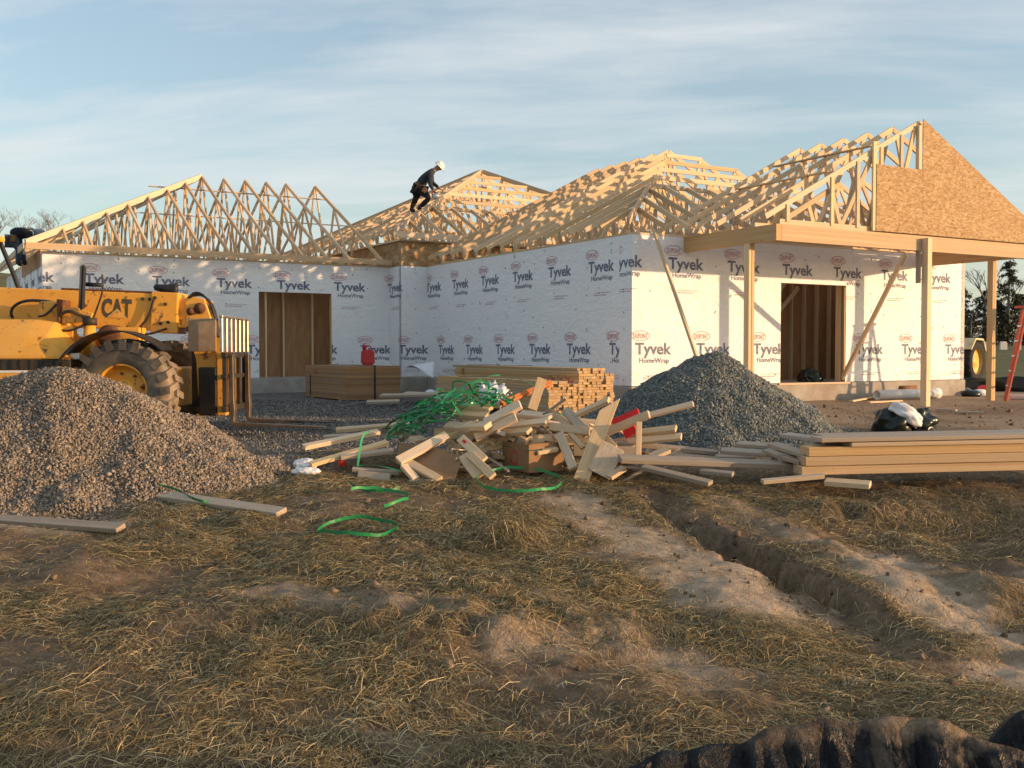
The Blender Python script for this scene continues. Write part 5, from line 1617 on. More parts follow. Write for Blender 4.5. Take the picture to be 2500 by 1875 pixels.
def person(label, J, legs, arms, hat, mats, loc_d):
    root = empty('person', loc_d)
    tag(root, label, 'person')
    o0 = Vector(loc_d)
    J = {k: (Vector(p) - o0, r) for k, (p, r) in J.items()}
    E = [('hip', 'waist'), ('waist', 'chest'), ('chest', 'neck'), ('neck', 'head'), ('head', 'crown')]
    for s in 'LR':
        E += [('hip', 'hip' + s), ('hip' + s, 'knee' + s), ('knee' + s, 'ankle' + s), ('ankle' + s, 'toe' + s), ('chest', 'sh' + s), ('sh' + s, 'elb' + s), ('elb' + s, 'wr' + s)]
    Eb = list(E); Jb = dict(J)
    for s in 'LR':
        add_hand(Jb, Eb, 'wr' + s, J['wr' + s][0], J['wr' + s][0] - J['elb' + s][0])
    f = (J['face'][0] - J['head'][0]).normalized()
    Jb['nose'] = (J['head'][0] + f * 0.125, 0.016); Eb.append(('head', 'nose'))
    Jb.pop('face')
    skin_mesh('body', Jb, Eb, M['skin'], root, 0.93)
    top = [e for e in E if not any(k.startswith(('knee', 'ankle', 'toe', 'head', 'crown')) for k in e) and e not in (('neck', 'head'),) and not (e[0] == 'hip' and e[1] in ('hipL', 'hipR'))]
    skin_mesh('jacket', J, top, mats[0], root, 1.27)
    leg = [e for e in E if any(k.startswith(('knee', 'ankle')) for k in e) and not any(k.startswith('toe') for k in e)] + [('hip', 'hipL'), ('hip', 'hipR')]
    skin_mesh('trousers', J, leg, mats[1], root, 1.2)
    for s in 'LR':
        a, t_ = J['ankle' + s][0], J['toe' + s][0]
        JJ = {'a': (a + Vector((0, 0, 0.06)), 0.055), 'b': (a + Vector((0, 0, -0.02)), 0.058), 'c': (t_, (0.045, 0.04))}
        skin_mesh('boot', JJ, [('a', 'b'), ('b', 'c')], M['boot'], root, 1.1)
    # eyes and ears sit on the head
    side = Vector((0, 1, 0)).cross(f); 
    for sg in (-1, 1):
        bm = bmesh.new(); bmesh.ops.create_icosphere(bm, subdivisions=1, radius=0.012)
        bm_obj('eye', bm, M['boot'], root, Matrix.Translation(J['head'][0] + f * 0.098 + Vector((0, sg * 0.033, 0)) + side * 0.0), smooth=True)
        bm = bmesh.new(); bmesh.ops.create_icosphere(bm, subdivisions=1, radius=0.026)
        bm_obj('ear', bm, M['skin'], root, Matrix.Translation(J['head'][0] + Vector((0, sg * 0.098, 0))) @ Matrix.Diagonal((1, .4, 1.3, 1)), smooth=True)
    up = (J['crown'][0] - J['neck'][0]).normalized()
    Q_ = up.to_track_quat('Z', 'Y').to_matrix().to_4x4()
    c = J['head'][0] + up * 0.045
    if hat == 'hat':
        V, F = [], []
        n, m_ = 24, 8
        prof = [(0.165, -0.005), (0.150, 0.0), (0.138, 0.004), (0.138, 0.03), (0.128, 0.075), (0.105, 0.112), (0.07, 0.135), (0.03, 0.145), (0.0, 0.147)]
        o = lathe('hard_hat', [(r, -h) for r, h in prof], mats[2], root, Matrix.Translation(c) @ Q_ @ Matrix.Rotation(R(-90), 4, 'X'), n=26)
        fl = Q_.inverted().to_3x3() @ f
        an = math.atan2(fl.y, fl.x)
        prism('hat_peak', [(0.10, 0.0), (0.215, -0.022), (0.215, -0.012), (0.10, 0.014)], -0.085, 0.085, mats[2], root, Matrix.Translation(c) @ Q_ @ Matrix.Rotation(an, 4, 'Z'), bev=0.004, seg=1)
    else:
        bm = bmesh.new(); bmesh.ops.create_icosphere(bm, subdivisions=3, radius=1)
        for v in bm.verts:
            v.co = Vector((v.co.x * 0.125, v.co.y * 0.12, v.co.z * 0.15)) * (1 + 0.04 * math.sin(v.co.x * 9 + v.co.z * 7))
        bm_obj('hood', bm, mats[2], root, Matrix.Translation(J['head'][0] - f * 0.025) @ Q_, smooth=True)
    return root, J

D1 = 28.4
def w1(x, y, dy=0.0): return px(x, y, D1 + dy)
J1 = {'hip': (w1(1025, 458), (0.15, 0.13)), 'waist': (w1(1031, 442), (0.135, 0.12)), 'chest': (w1(1046, 424), (0.16, 0.135)),
      'neck': (w1(1060, 415), 0.062), 'head': (w1(1069, 409), (0.098, 0.09)), 'crown': (w1(1074, 402), 0.07), 'face': (w1(1078, 414), 0.05),
      'hipL': (w1(1023, 464, .10), 0.10), 'kneeL': (w1(1014, 487, .14), 0.072), 'ankleL': (w1(1004, 511, .14), 0.05), 'toeL': (w1(1014, 515, .14), 0.045),
      'hipR': (w1(1029, 465, -.10), 0.10), 'kneeR': (w1(1048, 484, -.16), 0.075), 'ankleR': (w1(1026, 505, -.10), 0.052), 'toeR': (w1(1018, 512, -.10), 0.045),
      'shL': (w1(1051, 422, .17), 0.075), 'elbL': (w1(1055, 446, .20), 0.052), 'wrL': (w1(1071, 458, .12), 0.036),
      'shR': (w1(1051, 424, -.17), 0.075), 'elbR': (w1(1050, 450, -.22), 0.052), 'wrR': (w1(1058, 464, -.15), 0.036)}
pr1, Jw = person('worker in white hard hat and dark clothes crouching on the roof with a saw', J1, None, None, 'hat', (M['cloth_dark'], M['cloth_black'], M['hat_white']), w1(1022, 513))
o0 = Vector(pr1.location)
# tool belt: band and pouches
bmv = bmesh.new()
lathe('tool_belt', [(0.165, -0.045), (0.178, -0.04), (0.178, 0.04), (0.165, 0.045)], M['leather'], pr1, Matrix.Translation(w1(1026, 455) - o0) @ Matrix.Rotation(R(38), 4, 'Y') @ Matrix.Rotation(R(90), 4, 'X'), n=24)
for x, y, dy, s in ((1008, 466, -.05, .075), (1011, 456, .12, .06), (1036, 464, -.2, .075), (1012, 449, .0, .045)):
    o = bev_box('tool_pouch', (-s * .8, -s * .6, -s), (s * .8, s * .6, s), M['leather'] if x > 1030 else M['boot'], pr1, Matrix.Translation(w1(x, y, dy) - o0) @ Matrix.Rotation(R(30), 4, 'Y'), bev=0.02)
saw = empty('power_saw', w1(1063, 478, -.2))
tag(saw, 'small circular saw in the hand of the worker with the hard hat', 'saw')
lathe('blade', [(0.0, -0.004), (0.085, -0.004), (0.085, 0.004), (0.0, 0.004)], M['steel'], saw, n=20)
bev_box('motor', (-0.10, 0.01, -0.04), (0.02, 0.11, 0.06), M['black'], saw, bev=0.015)
bev_box('base_plate', (-0.14, -0.05, -0.055), (0.13, 0.09, -0.045), M['steel'], saw, bev=0)
tube('handle', [(-0.10, 0.05, 0.04), (-0.09, 0.05, 0.11), (0.0, 0.05, 0.12), (0.03, 0.05, 0.05)], 0.016, M['red_board'], saw)

D2 = 23.9
def w2(x, y, dy=0.0): return px(x, y, D2 + dy)
J2 = {'hip': (w2(32, 580), (0.155, 0.14)), 'waist': (w2(43, 568), (0.145, 0.13)), 'chest': (w2(66, 565), (0.165, 0.14)),
      'neck': (w2(84, 570), 0.065), 'head': (w2(95, 573), (0.10, 0.09)), 'crown': (w2(103, 570), 0.07), 'face': (w2(99, 584), 0.05),
      'hipL': (w2(33, 588, .12), 0.105), 'kneeL': (w2(52, 612, .2), 0.075), 'ankleL': (w2(58, 640, .25), 0.052), 'toeL': (w2(66, 645, .25), 0.045),
      'hipR': (w2(33, 588, -.12), 0.105), 'kneeR': (w2(48, 606, -.12), 0.075), 'ankleR': (w2(44, 640, -.05), 0.052), 'toeR': (w2(53, 647, -.08), 0.045),
      'shL': (w2(74, 566, .18), 0.08), 'elbL': (w2(80, 592, .2), 0.055), 'wrL': (w2(96, 588, .15), 0.038),
      'shR': (w2(72, 568, -.19), 0.08), 'elbR': (w2(74, 592, -.24), 0.055), 'wrR': (w2(91, 587, -.16), 0.038)}
pr2, Jw2 = person('worker in black hoodie bent double over the left roof corner', J2, None, None, 'hood', (M['cloth_black'], M['denim'], M['grey_cloth']), w2(45, 648))
o0 = Vector(pr2.location)
for k, (rr_, mm, ww) in enumerate(((0.20, 'grey_cloth', 0.045), (0.12, 'hat_white', 0.07))):
    pts = []
    for i in range(10):
        a = R(-75 + 150 * i / 9)
        c = w2(69 + (3 if k else 0), 576, -0.20)
        pts.append(Vector((c.x + rr_ * 0.8 * math.sin(a + .5), c.y + 0.05 * math.cos(a) - 0.03 - 0.02 * k, c.z + rr_ * math.cos(a + .3) - 0.02)) - o0)
    ribbon('jacket_print', pts, ww, M[mm], pr2, (0.3, -0.2, 1), th=0.006)
for x, y, dy, s in ((20, 588, -.12, .075), (33, 583, -.24, .08)):
    bev_box('tool_pouch', (-s * .7, -s * .6, -s), (s * .7, s * .6, s), M['leather'] if x > 30 else M['boot'], pr2, Matrix.Translation(w2(x, y, dy) - o0), bev=0.02)

# ------------------------------------------------------------------ trees
M['bark'] = m_plain('grey_bark', (0.17, 0.145, 0.125), 0.95, var=0.3, nscale=4)
t = NT('evergreen_needles'); g = t.new('ShaderNodeNewGeometry')
t.color(t.ramp(g.outputs['Random Per Island'], [(0.0, (0.018, 0.022, 0.011)), (0.5, (0.036, 0.040, 0.018)), (1.0, (0.062, 0.058, 0.026))]))
M['needles'] = t.set(0.8, 0, 0.2)

def bare_tree(x, y, h, seed, label, spread=1.0):
    r_ = random.Random(seed)
    z0 = gz(x, y) - 0.2
    root = empty('bare_tree', (x, y, z0)); tag(root, label, 'tree', 'leafless trees')
    V, F = [], []
    def seg(p, q, r0, r1, n=4):
        d = (q - p).normalized(); u = d.orthogonal().normalized(); w = d.cross(u)
        b = len(V)
        for pt, rad in ((p, r0), (q, r1)):
            for k in range(n):
                a = 2 * math.pi * k / n
                V.append(pt + (u * math.cos(a) + w * math.sin(a)) * rad)
        for k in range(n): F.append((b + k, b + (k + 1) % n, b + n + (k + 1) % n, b + n + k))
    def grow(p, d, L, r, lev):
        q = p + d * L
        mid = p.lerp(q, .5) + Vector((r_.uniform(-1, 1), r_.uniform(-1, 1), 0)) * L * 0.06
        n = 5 if lev < 2 else 3
        seg(p, mid, r, r * 0.82, n); seg(mid, q, r * 0.82, r * 0.62, n)
        if lev >= (6 if spread > 1 else 5): return
        k = r_.choice((2, 3, 3)) if lev else 4
        for i in range(k):
            ax = Vector((r_.uniform(-1, 1), r_.uniform(-1, 1), r_.uniform(-.2, .6))).normalized()
            nd = (d * 1.15 + ax * r_.uniform(.45, .9) * spread).normalized()
            nd.z = max(nd.z, 0.05) 
            st = p.lerp(q, r_.uniform(.55, 1.0)) if i else q
            grow(st, nd, L * r_.uniform(.58, .80), r * r_.uniform(.5, .66), lev + 1)
    tube('trunk', [(0, 0, 0), (0.03 * h * .1, 0, h * 0.15), (0, 0, h * 0.30)], 0.1, M['bark'], root, 8, [h * 0.024, h * 0.019, h * 0.016])
    grow(Vector((0, 0, h * 0.29)), Vector((0.03, 0, 1)), h * 0.20, h * (0.011 if spread > 1 else 0.015), 0)
    obj('branches', mesh_from('branches', V, F, M['bark']), root)

def evergreen(x, y, h, w, seed, label, n=1500):
    r_ = np.random.default_rng(seed)
    z0 = gz(x, y) - 0.2
    root = empty('evergreen_tree', (x, y, z0)); tag(root, label, 'tree', 'dark evergreens at the field edge')
    tube('trunk', [(0, 0, 0), (0, 0, h * 0.5), (0.1, 0, h * 0.95)], 0.1, M['bark'], root, 7, [h * 0.022, h * 0.016, h * 0.004])
    # whorls of drooping boughs with gaps between them
    nb = 60
    C_, S_ = [], []
    for b in range(nb):
        f = (b + r_.uniform(0, 1)) / nb
        zc = h * (0.12 + 0.88 * f)
        reach = w * (1 - f) ** 0.75 * r_.uniform(.55, 1.05) + 0.25
        a = r_.uniform(0, 6.28)
        m_ = int(n / nb)
        u = r_.uniform(0.1, 1, m_) ** 0.7
        px_ = np.stack([np.cos(a) * reach * u, np.sin(a) * reach * u, zc - 0.25 * reach * u ** 2 + 0 * u], 1) + r_.normal(0, 1, (m_, 3)) * np.array([0.28, 0.28, 0.16]) * (0.25 + 0.12 * h / 3)
        C_.append(px_)
    P_ = np.concatenate(C_)
    k = len(P_)
    A = r_.normal(size=(k, 3)); B = r_.normal(size=(k, 3))
    A /= np.linalg.norm(A, axis=1, keepdims=True); B /= np.linalg.norm(B, axis=1, keepdims=True)
    s = r_.uniform(.08, .20, (k, 1)) * 0.9
    V = np.stack([P_ - A * s, P_ + B * s * 0.5, P_ + A * s, P_ - B * s * 0.5], 1).reshape(-1, 3)
    F = np.arange(k * 4).reshape(-1, 4)
    o = obj('crown', big_mesh('crown', V, F, M['needles']), root)

bare_tree(-32.9, 74, 6.6, 3, 'bare tree with a round crown rising behind the left roof corner', 1.5)
bare_tree(-35.4, 76, 6.0, 4, 'bare tree behind the worker in the black hoodie', 1.3)
bare_tree(-30.6, 80, 5.6, 14, 'bare tree half hidden behind the rising roof edge', 1.3)
bare_tree(-37.2, 75, 6.0, 5, 'bare tree at the left edge behind the telehandler cab', 1.3)
for i, (x, y, h, w, lab) in enumerate(((45.6, 106, 6.8, 2.6, 'dark evergreen half hidden by the right house corner'), (48.2, 112, 5.4, 2.8, 'shorter evergreen second from the house corner'), (50.4, 108, 4.8, 3.0, 'low bushy evergreen third from the house corner'), (52.6, 110, 9.0, 2.9, 'tallest evergreen near the right edge of the photo'), (55.0, 107, 6.6, 3.0, 'evergreen cut by the right edge of the photo'), (47.0, 118, 5.2, 3.6, 'evergreen standing behind the first row'), (53.6, 118, 6.0, 3.8, 'evergreen behind the tallest one'), (50.2, 119, 5.6, 3.8, 'dark evergreen in the gap beside the right porch post'), (56.8, 116, 5.6, 3.6, 'evergreen behind the one cut by the right edge'))):
    evergreen(x, y, h, w, 40 + i, lab, 4200)
for i, (x, y, h, lab) in enumerate(((46.8, 116, 10.0, 'bare tree above the evergreen beside the house corner'), (49.6, 119, 11.0, 'tall bare tree between post and house corner'), (53.2, 117, 10.8, 'bare tree behind the right porch post'), (56.4, 118, 10.0, 'bare tree at the right edge above the ladder'))):
    bare_tree(x, y, h, 60 + i, lab, 0.8)
# headstones in the far field
M['stone_white'] = m_plain('pale_headstone', (0.62, 0.60, 0.56), 0.8)
for i, (x, y, lab) in enumerate(((2412, 828, 'pale headstone left of the right porch post'), (2450, 828, 'pale headstone between porch post and ladder'), (2484, 827, 'pale headstone just left of the ladder'))):
    p = px(x, y, 92)
    z0 = gz(p.x, p.y)
    o = prism('headstone', [(-0.3, 0), (0.3, 0), (0.3, 0.62), (0.18, 0.76), (-0.18, 0.76), (-0.3, 0.62)], -0.1, 0.1, M['stone_white'], None, Matrix.Translation((p.x, p.y, z0 - 0.03)), bev=0.02, seg=1)
    tag(o, lab, 'headstone')

# ------------------------------------------------------------------ things beside the porch
# cream tractor half hidden behind the house corner
M['cream'] = m_plain('cream_paint', (0.62, 0.52, 0.30), 0.5, var=0.1, dirt=(0.2, 0.14, 0.08), dirt_amt=0.4)
M['rim_yellow'] = m_plain('yellow_rim_paint', (0.62, 0.42, 0.10), 0.5, var=0.15)
M['tyre_black'] = m_plain('tyre_black', (0.02, 0.02, 0.02), 0.9, var=0.3, bump=0.3)
wp = px(2374, 883, 31.5)
_to = Matrix.Rotation(R(225), 3, 'Z') @ Vector((0, 0.72, 0))
tr = empty('tractor', (wp.x - _to.x, wp.y - _to.y, wp.z - 0.62), R(225))
tag(tr, 'cream tractor with yellow wheel rims half hidden behind the house corner', 'tractor')
TRZ = 0.60
def tr_wheel(x, y, r, w):
    W_ = empty('wheel', (x, y, r), 0, tr)
    lathe('tyre', [(r * .62, -w * .9), (r * .8, -w * 1.05), (r * .95, -w * .95), (r, -w * .7), (r, w * .7), (r * .95, w * .95), (r * .8, w * 1.05), (r * .62, w * .9)], M['tyre_black'], W_, n=36)
    bm = bmesh.new()
    for k in range(18):
        for sg in (-1, 1):
            vs_, _f = box_bm(bm, (-0.03, -w * .85 if sg < 0 else 0.01, 0), (0.03, -0.01 if sg < 0 else w * .85, 0.035))
            for v in vs_:
                v.co.x += abs(v.co.y) * 0.4; v.co.z += r - 0.012
                v.co = Matrix.Rotation(2 * math.pi * (k + (0.5 if sg > 0 else 0)) / 18, 3, 'Y') @ v.co
    bm_obj('tread_lugs', bm, M['tyre_black'], W_)
    lathe('rim', [(r * .66, -w * .85), (r * .64, -w * .5), (r * .5, -w * .35), (r * .25, -w * .3), (r * .22, -w * .5), (0, -w * .5)], M['rim_yellow'], W_, n=30)
    lathe('rim', [(r * .66, w * .85), (r * .64, w * .5), (r * .5, w * .35), (r * .25, w * .3), (r * .22, w * .5), (0, w * .5)], M['rim_yellow'], W_, n=30)
tr_wheel(0, -0.72, 0.62, 0.17); tr_wheel(0, 0.72, 0.62, 0.17); tr_wheel(1.75, -0.62, 0.36, 0.11); tr_wheel(1.75, 0.62, 0.36, 0.11)
bev_box('engine_cover', (0.75, -0.32, 0.75), (2.05, 0.32, 1.30), M['cream'], tr, bev=0.06)
bev_box('frame', (-0.3, -0.25, 0.5), (1.9, 0.25, 0.76), M['greasy'], tr, bev=0.03)
for s in (-1, 1):
    prism('fender', [(-0.6, 0.95), (-0.35, 1.32), (0.25, 1.34), (0.62, 1.0), (0.55, 0.98), (0.22, 1.28), (-0.33, 1.26), (-0.54, 0.92)], s * 0.56, s * 0.92, M['cream'], tr, bev=0.01, seg=1)
    tube('roll_bar', [(-0.35, s * 0.5, 1.0), (-0.42, s * 0.5, 2.05)], 0.035, M['black'], tr)
tube('roll_bar', [(-0.42, -0.5, 2.05), (-0.42, 0.5, 2.05)], 0.035, M['black'], tr)
bev_box('seat', (-0.25, -0.22, 1.05), (0.2, 0.22, 1.18), M['black'], tr, bev=0.04)
lathe('steering_wheel', [(0.17, -0.012), (0.19, 0), (0.17, 0.012)], M['black'], tr, Matrix.Translation((0.55, 0, 1.45)) @ Matrix.Rotation(R(60), 4, 'X'), n=20)

# black silt fence by the field
def silt_fence(name, pts, hgt, label, stakes):
    root = empty(name, pts[0]); tag(root, label, 'silt fence')
    o0 = Vector(pts[0])
    V, F = [], []
    n = 60
    P_ = [Vector(p) for p in pts]
    acc = [0]
    for a, b in zip(P_[:-1], P_[1:]): acc.append(acc[-1] + (b - a).length)
    for i in range(n):
        s = acc[-1] * i / (n - 1)
        k = max(j for j in range(len(acc) - 1) if acc[j] <= s + 1e-9)
        p = P_[k].lerp(P_[k + 1], (s - acc[k]) / (acc[k + 1] - acc[k]))
        g = gz(p.x, p.y)
        for j, f in enumerate((-0.1, 0.3, 0.7, 1.0)):
            V.append(Vector((p.x + 0.03 * math.sin(s * 3 + j), p.y + 0.05 * math.sin(s * 5 + j * 1.3), g + hgt * f * (1 + 0.08 * math.sin(s * 4)))) - o0)
    for i in range(n - 1):
        for j in range(3):
            F.append((i * 4 + j, (i + 1) * 4 + j, (i + 1) * 4 + j + 1, i * 4 + j + 1))
    o = obj('fabric', mesh_from('fabric', V, F, M['black_film'], True), root)
    m = o.modifiers.new('thick', 'SOLIDIFY'); m.thickness = 0.006
    for i in range(stakes):
        s = acc[-1] * (i + .5) / stakes
        k = max(j for j in range(len(acc) - 1) if acc[j] <= s)
        p = P_[k].lerp(P_[k + 1], (s - acc[k]) / (acc[k + 1] - acc[k]))
        g = gz(p.x, p.y)
        beam('stake', Vector((p.x, p.y + .06, g - .1)) - o0, Vector((p.x, p.y + .06, g + hgt + .12)) - o0, .035, .035, M['wood_grey'], root)
silt_fence('silt_fence', [(11.15, 27.4, -0.36), (12.6, 26.6, -0.36), (14.2, 25.6, -0.36), (17.0, 25.0, -.36)], 0.36, 'low black silt fence running right from the house corner', 5)

# pipes
M['pvc'] = m_plain('white_pvc', (0.74, 0.73, 0.71), 0.4, var=0.05)
def pipe(p, q, r, label):
    p, q = Vector(p), Vector(q)
    Mx, L = frame_x(p, q)
    o = lathe('drain_pipe', [(r - 0.012, -L / 2), (r, -L / 2), (r, L / 2 - 0.15), (r + 0.012, L / 2 - 0.13), (r + 0.012, L / 2), (r - 0.004, L / 2), (r - 0.012, L / 2 - 0.14), (r - 0.012, -L / 2)], M['pvc'], None, Mx @ Matrix.Rotation(R(-90), 4, 'Z'), n=24)
    tag(o, label, 'pipe')
a = px(2141, 966, 22.0); b = px(2290, 964, 22.9)
za = gz(a.x, a.y) + 0.11
pipe((a.x, a.y, za), (b.x, b.y, gz(b.x, b.y) + .11), 0.105, 'fat white plastic pipe lying behind the middle porch post')
a = px(2464, 966, 22.2); pipe((a.x, a.y, gz(a.x, a.y) + .065), (a.x + 2.6, a.y - 0.5, gz(a.x + 2.6, a.y - .5) + .065), 0.06, 'thin white pipe at the foot of the red ladder')
# rolled sill felt on the footing
a = px(2212, 944, 23.3)
lathe('felt_roll', [(0.0, -0.28), (0.05, -0.28), (0.085, -0.28), (0.085, 0.28), (0.05, 0.28), (0, 0.28)], M['leather'], None, Matrix.Translation((a.x, a.y, gz(a.x, a.y) + 0.085 + 0.12)) @ Matrix.Rotation(R(-60), 4, 'Z'), n=18)
tag(bpy.data.objects['felt_roll'], 'brown roll lying behind the fat white pipe', 'roll')
plank('scrap_board', (a.x - .25, a.y - .1, gz(a.x, a.y) + .06), (a.x + .3, a.y + .15, gz(a.x, a.y) + .06), .22, .11, M['wood_grey'], 'block under the brown roll by the footing', (0, 0, 1))
for i, ((x0, y0), (x1, y1), lab) in enumerate((((2078, 983), (2140, 972), 'thin pale stick on the dirt left of the fat pipe'), ((2120, 986), (2200, 982), 'stick lying before the fat white pipe'), ((2285, 1003), (2335, 1006), 'small grey slat on the dirt right of the middle porch post'), ((2330, 1010), (2400, 1012), 'small grey slat on the dirt below the right porch post'))):
    a, b = gpt(x0, y0), gpt(x1, y1)
    plank('stick', a + Vector((0, 0, .03)), b + Vector((0, 0, .03)), .09, .03, M['wood_pale'] if i < 2 else M['wood_grey'], lab)
# rubbish bits near the fence
for i, (x, y, m_, lab) in enumerate(((2352, 962, 'denim', 'blue scrap on the ground by the house corner'), (2392, 966, 'pvc', 'white scrap on the ground left of the right porch post'), (2408, 956, 'red_board', 'red scrap by the black fence'), (2368, 968, 'black_film', 'dark scrap on the ground by the house corner'))):
    q = gpt(x, y)
    crumple('litter', (q.x, q.y, q.z + .05), (.17, .12, .09), M[m_], lab, 'litter', 70 + i, rough=.5, sub=2)
# dark heap of cable inside the right doorway
HM = Matrix.Translation(house.location) @ Matrix.Rotation(TH, 4, 'Z')
q = HM @ Vector((5.25, 0.55, 0.08))
crumple('dark_bundle', q, (.2, .16, .14), M['black_film'], 'dark bundle on the floor in the right doorway', 'bundle', 90, rough=.5)

# red stepladder
M['ladder_red'] = m_plain('red_fibreglass', (0.42, 0.055, 0.035), 0.5, var=0.1)
lb = px(2456, 975, 21.6)
ld = empty('stepladder', (lb.x, lb.y, gz(lb.x, lb.y)), R(10))
tag(ld, 'red stepladder at the right edge beside the porch post', 'ladder')
beam('rail', (0, 0, 0), (0.50, 0.05, 1.95), 0.03, 0.08, M['ladder_red'], ld, up=(0, 1, 0))
beam('rail', (0.28, 0.42, 0), (0.62, 0.35, 1.95), 0.03, 0.08, M['ladder_red'], ld, up=(0, 1, 0))
beam('rail', (1.15, 0.0, 0), (0.62, 0.05, 1.95), 0.03, 0.05, M['ladder_red'], ld, up=(0, 1, 0))
beam('rail', (1.30, 0.42, 0), (0.70, 0.35, 1.95), 0.03, 0.05, M['ladder_red'], ld, up=(0, 1, 0))
for k in range(1, 6):
    f = k / 6.2
    beam('step', Vector((0.5, 0.05, 1.95)) * f, Vector((0.28, 0.42, 0)).lerp(Vector((0.62, .35, 1.95)), f), 0.09, 0.03, M['steel'], ld)
bev_box('top_cap', (0.46, -0.02, 1.95), (0.76, 0.42, 2.0), M['ladder_red'], ld, bev=.01)

# loose corner of wrap hanging beside the board stack
def sheet(name, pts, m, label=None, cat=None, parent=None, nu=10, nv=8, wave=0.03, seed=0):
    A, B, C_, D_ = [Vector(p) for p in pts]
    V, F = [], []
    for i in range(nu + 1):
        for j in range(nv + 1):
            u, v = i / nu, j / nv
            p = A.lerp(B, u).lerp(D_.lerp(C_, u), v)
            p.y += wave * math.sin(u * 7 + v * 3 + seed) ; p.z += wave * .7 * math.sin(u * 5 - v * 6 + seed)
            V.append(p)
    for i in range(nu):
        for j in range(nv):
            F.append((i * (nv + 1) + j, (i + 1) * (nv + 1) + j, (i + 1) * (nv + 1) + j + 1, i * (nv + 1) + j + 1))
    o = obj(name, mesh_from(name, V, F, m, True), parent)
    md = o.modifiers.new('thick', 'SOLIDIFY'); md.thickness = 0.004
    if label: tag(o, label, cat)
    return o
def torn_sheet(name, c, size, m, label, cat, seed):
    r_ = random.Random(seed)
    n = 22
    V, F = [], []
    xs = np.linspace(-.5, .5, n)
    X, Y = np.meshgrid(xs, xs)
    Zs = 0.34 * np.abs(fbm(X * 3.1 + seed, Y * 3.1, seed, 4)) + 0.16 * fbm(X * 8, Y * 8, seed + 3, 3) + 0.30 * (1 - 2.2 * (X ** 2 + Y ** 2))
    for i in range(n):
        for j in range(n):
            V.append((X[i, j] * size[0], Y[i, j] * size[1], Zs[i, j] * size[2]))
    for i in range(n - 1):
        for j in range(n - 1):
            cx, cy = X[i, j], Y[i, j]
            if math.hypot(cx, cy) + 0.28 * float(fbm(np.array([cx * 5]), np.array([cy * 5]), seed + 9, 3)[0]) > 0.46: continue
            F.append((i * n + j, i * n + j + 1, (i + 1) * n + j + 1, (i + 1) * n + j))
    o = obj(name, mesh_from(name, V, F, m, True), None, Matrix.Translation(c) @ Matrix.Rotation(R(48), 4, 'X'))
    md = o.modifiers.new('thick', 'SOLIDIFY'); md.thickness = 0.004
    tag(o, label, cat)
torn_sheet('plastic_sheet', px(1203, 972, 11.2), (0.42, 0.36, 0.30), M['white_film'], 'torn white plastic sheet on top of the scrap pile', 'plastic sheet', 5)
Hi = HM.inverted()
def hp(x, y, d): return Hi @ px(x, y, d)
M['wrap_loose'] = m_plain('loose_house_wrap', (0.74, 0.76, 0.80), 0.55, var=0.05, bump=0.2)
sheet('loose_wrap_flap', (hp(985, 898, 25.6), hp(1062, 880, 25.3), hp(1058, 922, 24.9), hp(1006, 892, 24.8)), M['wrap_loose'], parent=house, wave=0.02)
sheet('wrap_scrap', (px(1030, 968, 23.6), px(1085, 966, 23.2), px(1075, 952, 24.2), px(1042, 954, 24.4)), M['wrap_loose'], 'scrap of white house wrap on the ground between the stacks', 'plastic sheet', wave=0.05)

# ------------------------------------------------------------------ collapsed silt fence, front right corner
def m_mudcloth():
    t = NT('muddy_black_fabric')
    p = t.coord('Object')
    n = t.noise(t.map(p, (9.0, 1.0, 1.3)), 2.0, 5, 0.6, 0.5)
    s = t.new('ShaderNodeSeparateXYZ'); t.put(s.inputs[0], t.coord('Generated'))
    n2 = t.noise(p, 5.0, 6, 0.7)
    f = t.ramp(t.math('ADD', n, t.math('MULTIPLY', t.math('SUBTRACT', n2, .5), .7)), [(0.57, (0, 0, 0)), (0.68, (1, 1, 1))])
    f = t.math('MULTIPLY', f, t.ramp(s.outputs[0], [(0.45, (0.03, 0.03, 0.03)), (0.72, (0.9, 0.9, 0.9))]))
    crust = t.math('MULTIPLY', t.ramp(t.math('ADD', s.outputs[2], t.math('MULTIPLY', t.math('SUBTRACT', n2, .5), .5)), [(0.86, (0, 0, 0)), (0.96, (1, 1, 1))]), t.ramp(s.outputs[0], [(0.30, (0, 0, 0)), (0.5, (1, 1, 1))]))
    f = t.math('MAXIMUM', f, crust)
    mud = t.ramp(t.noise(p, 30, 5, .7), [(0.3, (0.14, 0.095, 0.058)), (0.7, (0.30, 0.22, 0.15))])
    t.color(t.mix(f, (0.006, 0.007, 0.009), mud))
    cre = t.math('ABSOLUTE', t.math('SUBTRACT', t.noise(t.map(p, (5.0, 5.0, 1.6), (0, R(12), 0)), 4.0, 5, .65, 1.2), .5))
    t.bump(t.math('ADD', t.math('MULTIPLY', cre, 2.5), t.math('MULTIPLY', t.noise(p, 60, 4, .7), .25)), .8, .02)
    return t.set(t.math('ADD', t.math('MULTIPLY', f, .5), .36), 0, 0.28)
M['mudcloth'] = m_mudcloth()
